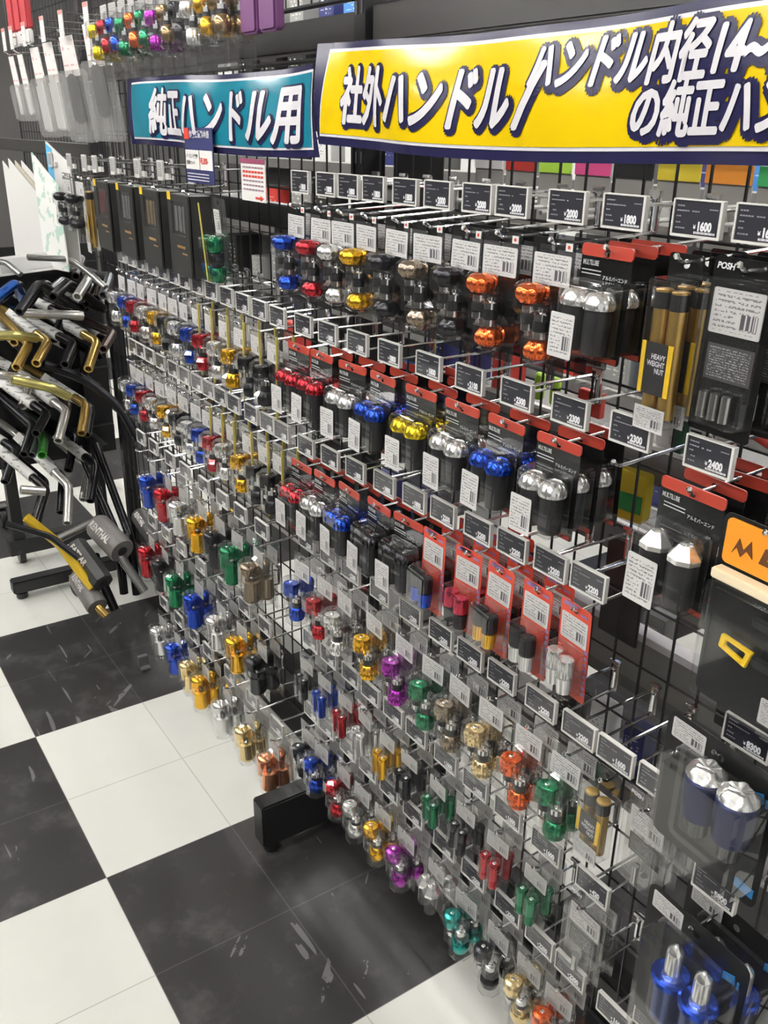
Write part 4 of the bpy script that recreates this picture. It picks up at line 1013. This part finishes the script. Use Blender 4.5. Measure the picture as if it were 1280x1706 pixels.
for x, nm in ((-3.04, 'far end of the far bay'), (-1.49, 'middle of the rack'), (.04, 'near end of the near bay')):
    o = put('shelf_upright', MB().box((0, 0, .62), (.03, .03, 1.24)).mesh('shelf_upright', BLACKMETAL), None, (x, 1.318, 0)); tag(o, 'black upright carrying the shelves behind the wire, '+nm, 'post', 'black shelf uprights')
# goods hanging from the other side, seen from behind: grey cards with a white peg and bright header strips
for i in range(11):
    x = -1.30+.082*i
    t = thing('hanging_card', 'grey back of a hanging card, '+ORD[i]+' from the left under the yellow banner', 'card', (x, 1.09, 1.478), 'grey cards behind the wire under the yellow banner')
    put('card', cached('gcard', lambda: MB().prism(rrect(-.037, -.085, .037, .0, .003, 2), 0, .002).mesh('card', M('card_grey', (.30, .29, .27), .5))), t)
    c = ['white', 'red', 'lime', 'pink', 'black', 'yellow', 'orange', 'green', 'red', 'yellow', 'navy'][i]
    put('header_strip', cached(('hs', c), lambda: MB().box((0, -.001, .012), (.072, .004, .024)).mesh('header_strip', M('print_'+c, PC[c], .45))), t)
    put('white_peg', cached('wpeg', lambda: MB().prism([(-.012, -.06), (.012, -.06), (.006, -.035), (-.006, -.035)], -.02, -.001).mesh('white_peg', WHITEP)), t)
    t = thing('back_hook', 'white hook rod pointing to the next aisle, '+ORD[i]+' from the left under the yellow banner', 'hook', (x+.03, .96, 1.43), 'white hook rods behind the wire')
    put('rod', cached('brod', lambda: MB().rod((0, 0, 0), (0, .22, .0), .0035, 6).rod((0, 0, .022), (0, .18, .022), .003, 6).mesh('rod', M('white_rod', (.8, .8, .78), .3))), t)
cols = ['navy', 'white', 'navy', 'yellow', 'navy', 'white', 'red', 'navy', 'lime', 'black', 'white', 'orange', 'white', 'white', 'navy', 'grey', 'red']
for r, (z, h, nm) in enumerate([(1.10, .15, 'second row'), (.90, .14, 'upper shelf'), (.638, .13, 'middle shelf'), (.378, .12, 'lower shelf')]):
    for i in range(15):
        x = -1.42+.098*i+rnd.uniform(-.012, .012)
        if rnd.random() < (.1 if r == 0 else .42): continue
        c = cols[(i*5+r*3) % len(cols)] if r else ['navy', 'navy', 'red', 'white', 'navy', 'navy', 'lime', 'navy', 'red', 'white', 'orange', 'white', 'white', 'grey', 'white'][i]
        if r > 1: c = rnd.choice(['grey', 'white', 'black', 'grey', 'navy'])
        if r == 0 and x > -1.16: continue
        w = rnd.choice([.05, .06, .07])
        carton(x, 1.10 if r == 0 else 1.24, z, w, .04, h*rnd.choice([.7, .85, 1]), c, f'{c} packet behind the wire, {ORD[min(i, 12)]} from the left on the {nm}', f'packets behind the near wire, {nm}')
    if r == 0:
        back_shelf(-1.46, .05, 1.14, 1.088, .12, 'narrow grey shelf of navy packets behind the near wire panel')
for r, z in enumerate((.894, .634, .374)):
    for i in range(9):
        if rnd.random() < .35: continue
        c = rnd.choice(['black', 'grey', 'white', 'black', 'navy', 'red'])
        carton(-2.95+.16*i, 1.25, z, .08, .05, rnd.choice([.08, .11, .13]), c, f'{c} packet behind the far wire panel, {ORD[i]} from the left on the {["upper", "middle", "lower"][r]} shelf', 'packets behind the far wire panel')
BEAM = M('beam_grey', (.24, .235, .225), .35, .3)
for nm, z0, z1, y, x0, m, lab in (('shelf_fascia', .855, .915, 1.07, -.84, BEAM, 'grey slotted beam behind the wire left of the yellow levers'), ('shelf_fascia', .70, .785, 1.07, -1.0, BEAM, 'wide grey fascia behind the wire below the slotted beam'), ('shelf_edge', .787, .800, 1.065, -1.0, WHITEV, 'white shelf edge on the wide grey fascia behind the wire'), ('shelf_edge', .917, .926, 1.065, -.84, WHITEV, 'white edge on top of the slotted grey beam')):
    o = put(nm, MB().box(((x0+.05)/2, 0, (z0+z1)/2), (.05-x0, .014 if nm == 'shelf_fascia' else .03, z1-z0)).mesh(nm, m, bevel=.001), None, (0, y, 0)); tag(o, lab, 'shelf trim', 'trims behind the near wire')
# single goods showing through the wire right of the orange star-capped packs
def oddment(name, cat, label, parts, loc, rz=0.):
    t = thing(name, label, cat, loc, None, (0, 0, math.radians(rz)))
    for nm, mb, m in parts: put(nm, mb.mesh(nm, m, bevel=.001), t)
oddment('reflector_pack', 'pack', 'red and black reflector pack in clear plastic behind the wire', [('red_lens', MB().box((0, 0, 0), (.05, .012, .04)), RED), ('black_bar', MB().box((.004, -.007, 0), (.006, .004, .042)), BLACKP), ('clear_cover', MB().prism(rrect(-.034, -.03, .034, .03, .008), -.014, .008), CLEAR)], (-.98, 1.06, 1.14))
for i, x in enumerate((-1.10, -1.062)): oddment('paint_tube', 'tube', ['lime tube left of its twin behind the wire', 'lime tube right of its twin, beside the red reflector pack'][i], [('tube_body', MB().lathe([(.008, -.03), (.009, -.028), (.009, .012), (.006, .016)], 16), M('print_lime')), ('dark_band', MB().lathe([(.0094, -.006), (.0094, .0)], 16), BLACKP)], (x, 1.06, 1.148))
oddment('clamp_tool', 'tool', 'dark green clamp with white screws behind the wire under the rods', [('clamp_head', MB().prism(rrect(-.03, -.012, .03, .014, .01), -.012, .012), M('dark_green', (.01, .06, .035), .4)), ('clamp_stem', MB().box((0, 0, -.035), (.014, .014, .05)), M('dark_green')), ('screw_head', MB().lathe([(.003, -.013), (.003, -.016)], 8).box((-.018, -.0135, 0), (.005, .004, .005)).box((.02, -.0135, -.004), (.005, .004, .005)), WHITEP)], (-.80, 1.06, 1.17))
for i, (x, z) in enumerate(((-.835, 1.150), (-.755, 1.168))): oddment('printed_card', 'card', ['white card with dark emblem left of the green clamp', 'white card with barcode right of the green clamp'][i], [('card', MB().prism(rrect(-.03, -.05, .03, .03, .004), 0, .002), PAPER), ('emblem', MB().prism([(-.012, -.01), (.0, .006), (.012, -.008), (.004, -.004), (0, -.012), (-.005, -.004)], -.001, 0), BLACKP), ('bar_code', MB().box((.01, -.0006, -.036), (.03, .001, .016)), LABEL2)], (x, 1.085, z))
oddment('polish_pack', 'pack', 'yellow and green packet behind the wire above the lower hooks', [('packet', MB().prism(rrect(-.03, -.04, .03, .04, .006), -.01, .01), M('print_yellow')), ('green_band', MB().box((0, -.0108, -.01), (.05, .001, .03)), M('print_green'))], (-.875, 1.06, 1.018), 8)
oddment('cable_tool', 'tool', 'red-handled cable tool behind the wire at the right edge', [('handle', MB().tube(fillet([(-.03, 0, .03), (-.01, 0, -.01), (.06, 0, -.03)], .02), .007, 8), RED), ('steel_hook', MB().tube(fillet([(-.03, 0, .05), (-.035, 0, .0), (-.015, 0, -.015), (0, 0, .0)], .012), .002, 6), CHROME)], (-.69, 1.06, 1.184))
# the long gondola across the next aisle
for k, (z, nm) in enumerate(((.12, 'lowest'), (.55, 'second'), (.95, 'third'), (1.35, 'fourth'), (1.72, 'fifth'), (2.05, 'top'))):
    back_shelf(-6.5, 2.5, 3.0, z, .36, f'long white-edged shelf across the next aisle, {nm} level')
    for i in range(26):
        x = -6.2+.33*i+rnd.uniform(-.05, .05)
        c = rnd.choice(['white', 'grey', 'white', 'black', 'blue', 'grey', 'white', 'red', 'black', 'navy'])
        carton(x, 2.95, z+.0062, rnd.choice([.16, .22, .27]), .2, rnd.choice([.16, .22, .27]), c, f'{c} product box on the {nm} shelf across the next aisle', f'{c} boxes on the {nm} shelf across the next aisle', 'product_box')
o = put('gondola_back', MB().box((-2, 3.21, 1.2), (9.2, .03, 2.4)).mesh('gondola_back', M('gondola_dark', (.10, .10, .10), .6))); tag(o, 'dark back board of the long shelf across the next aisle', 'panel')
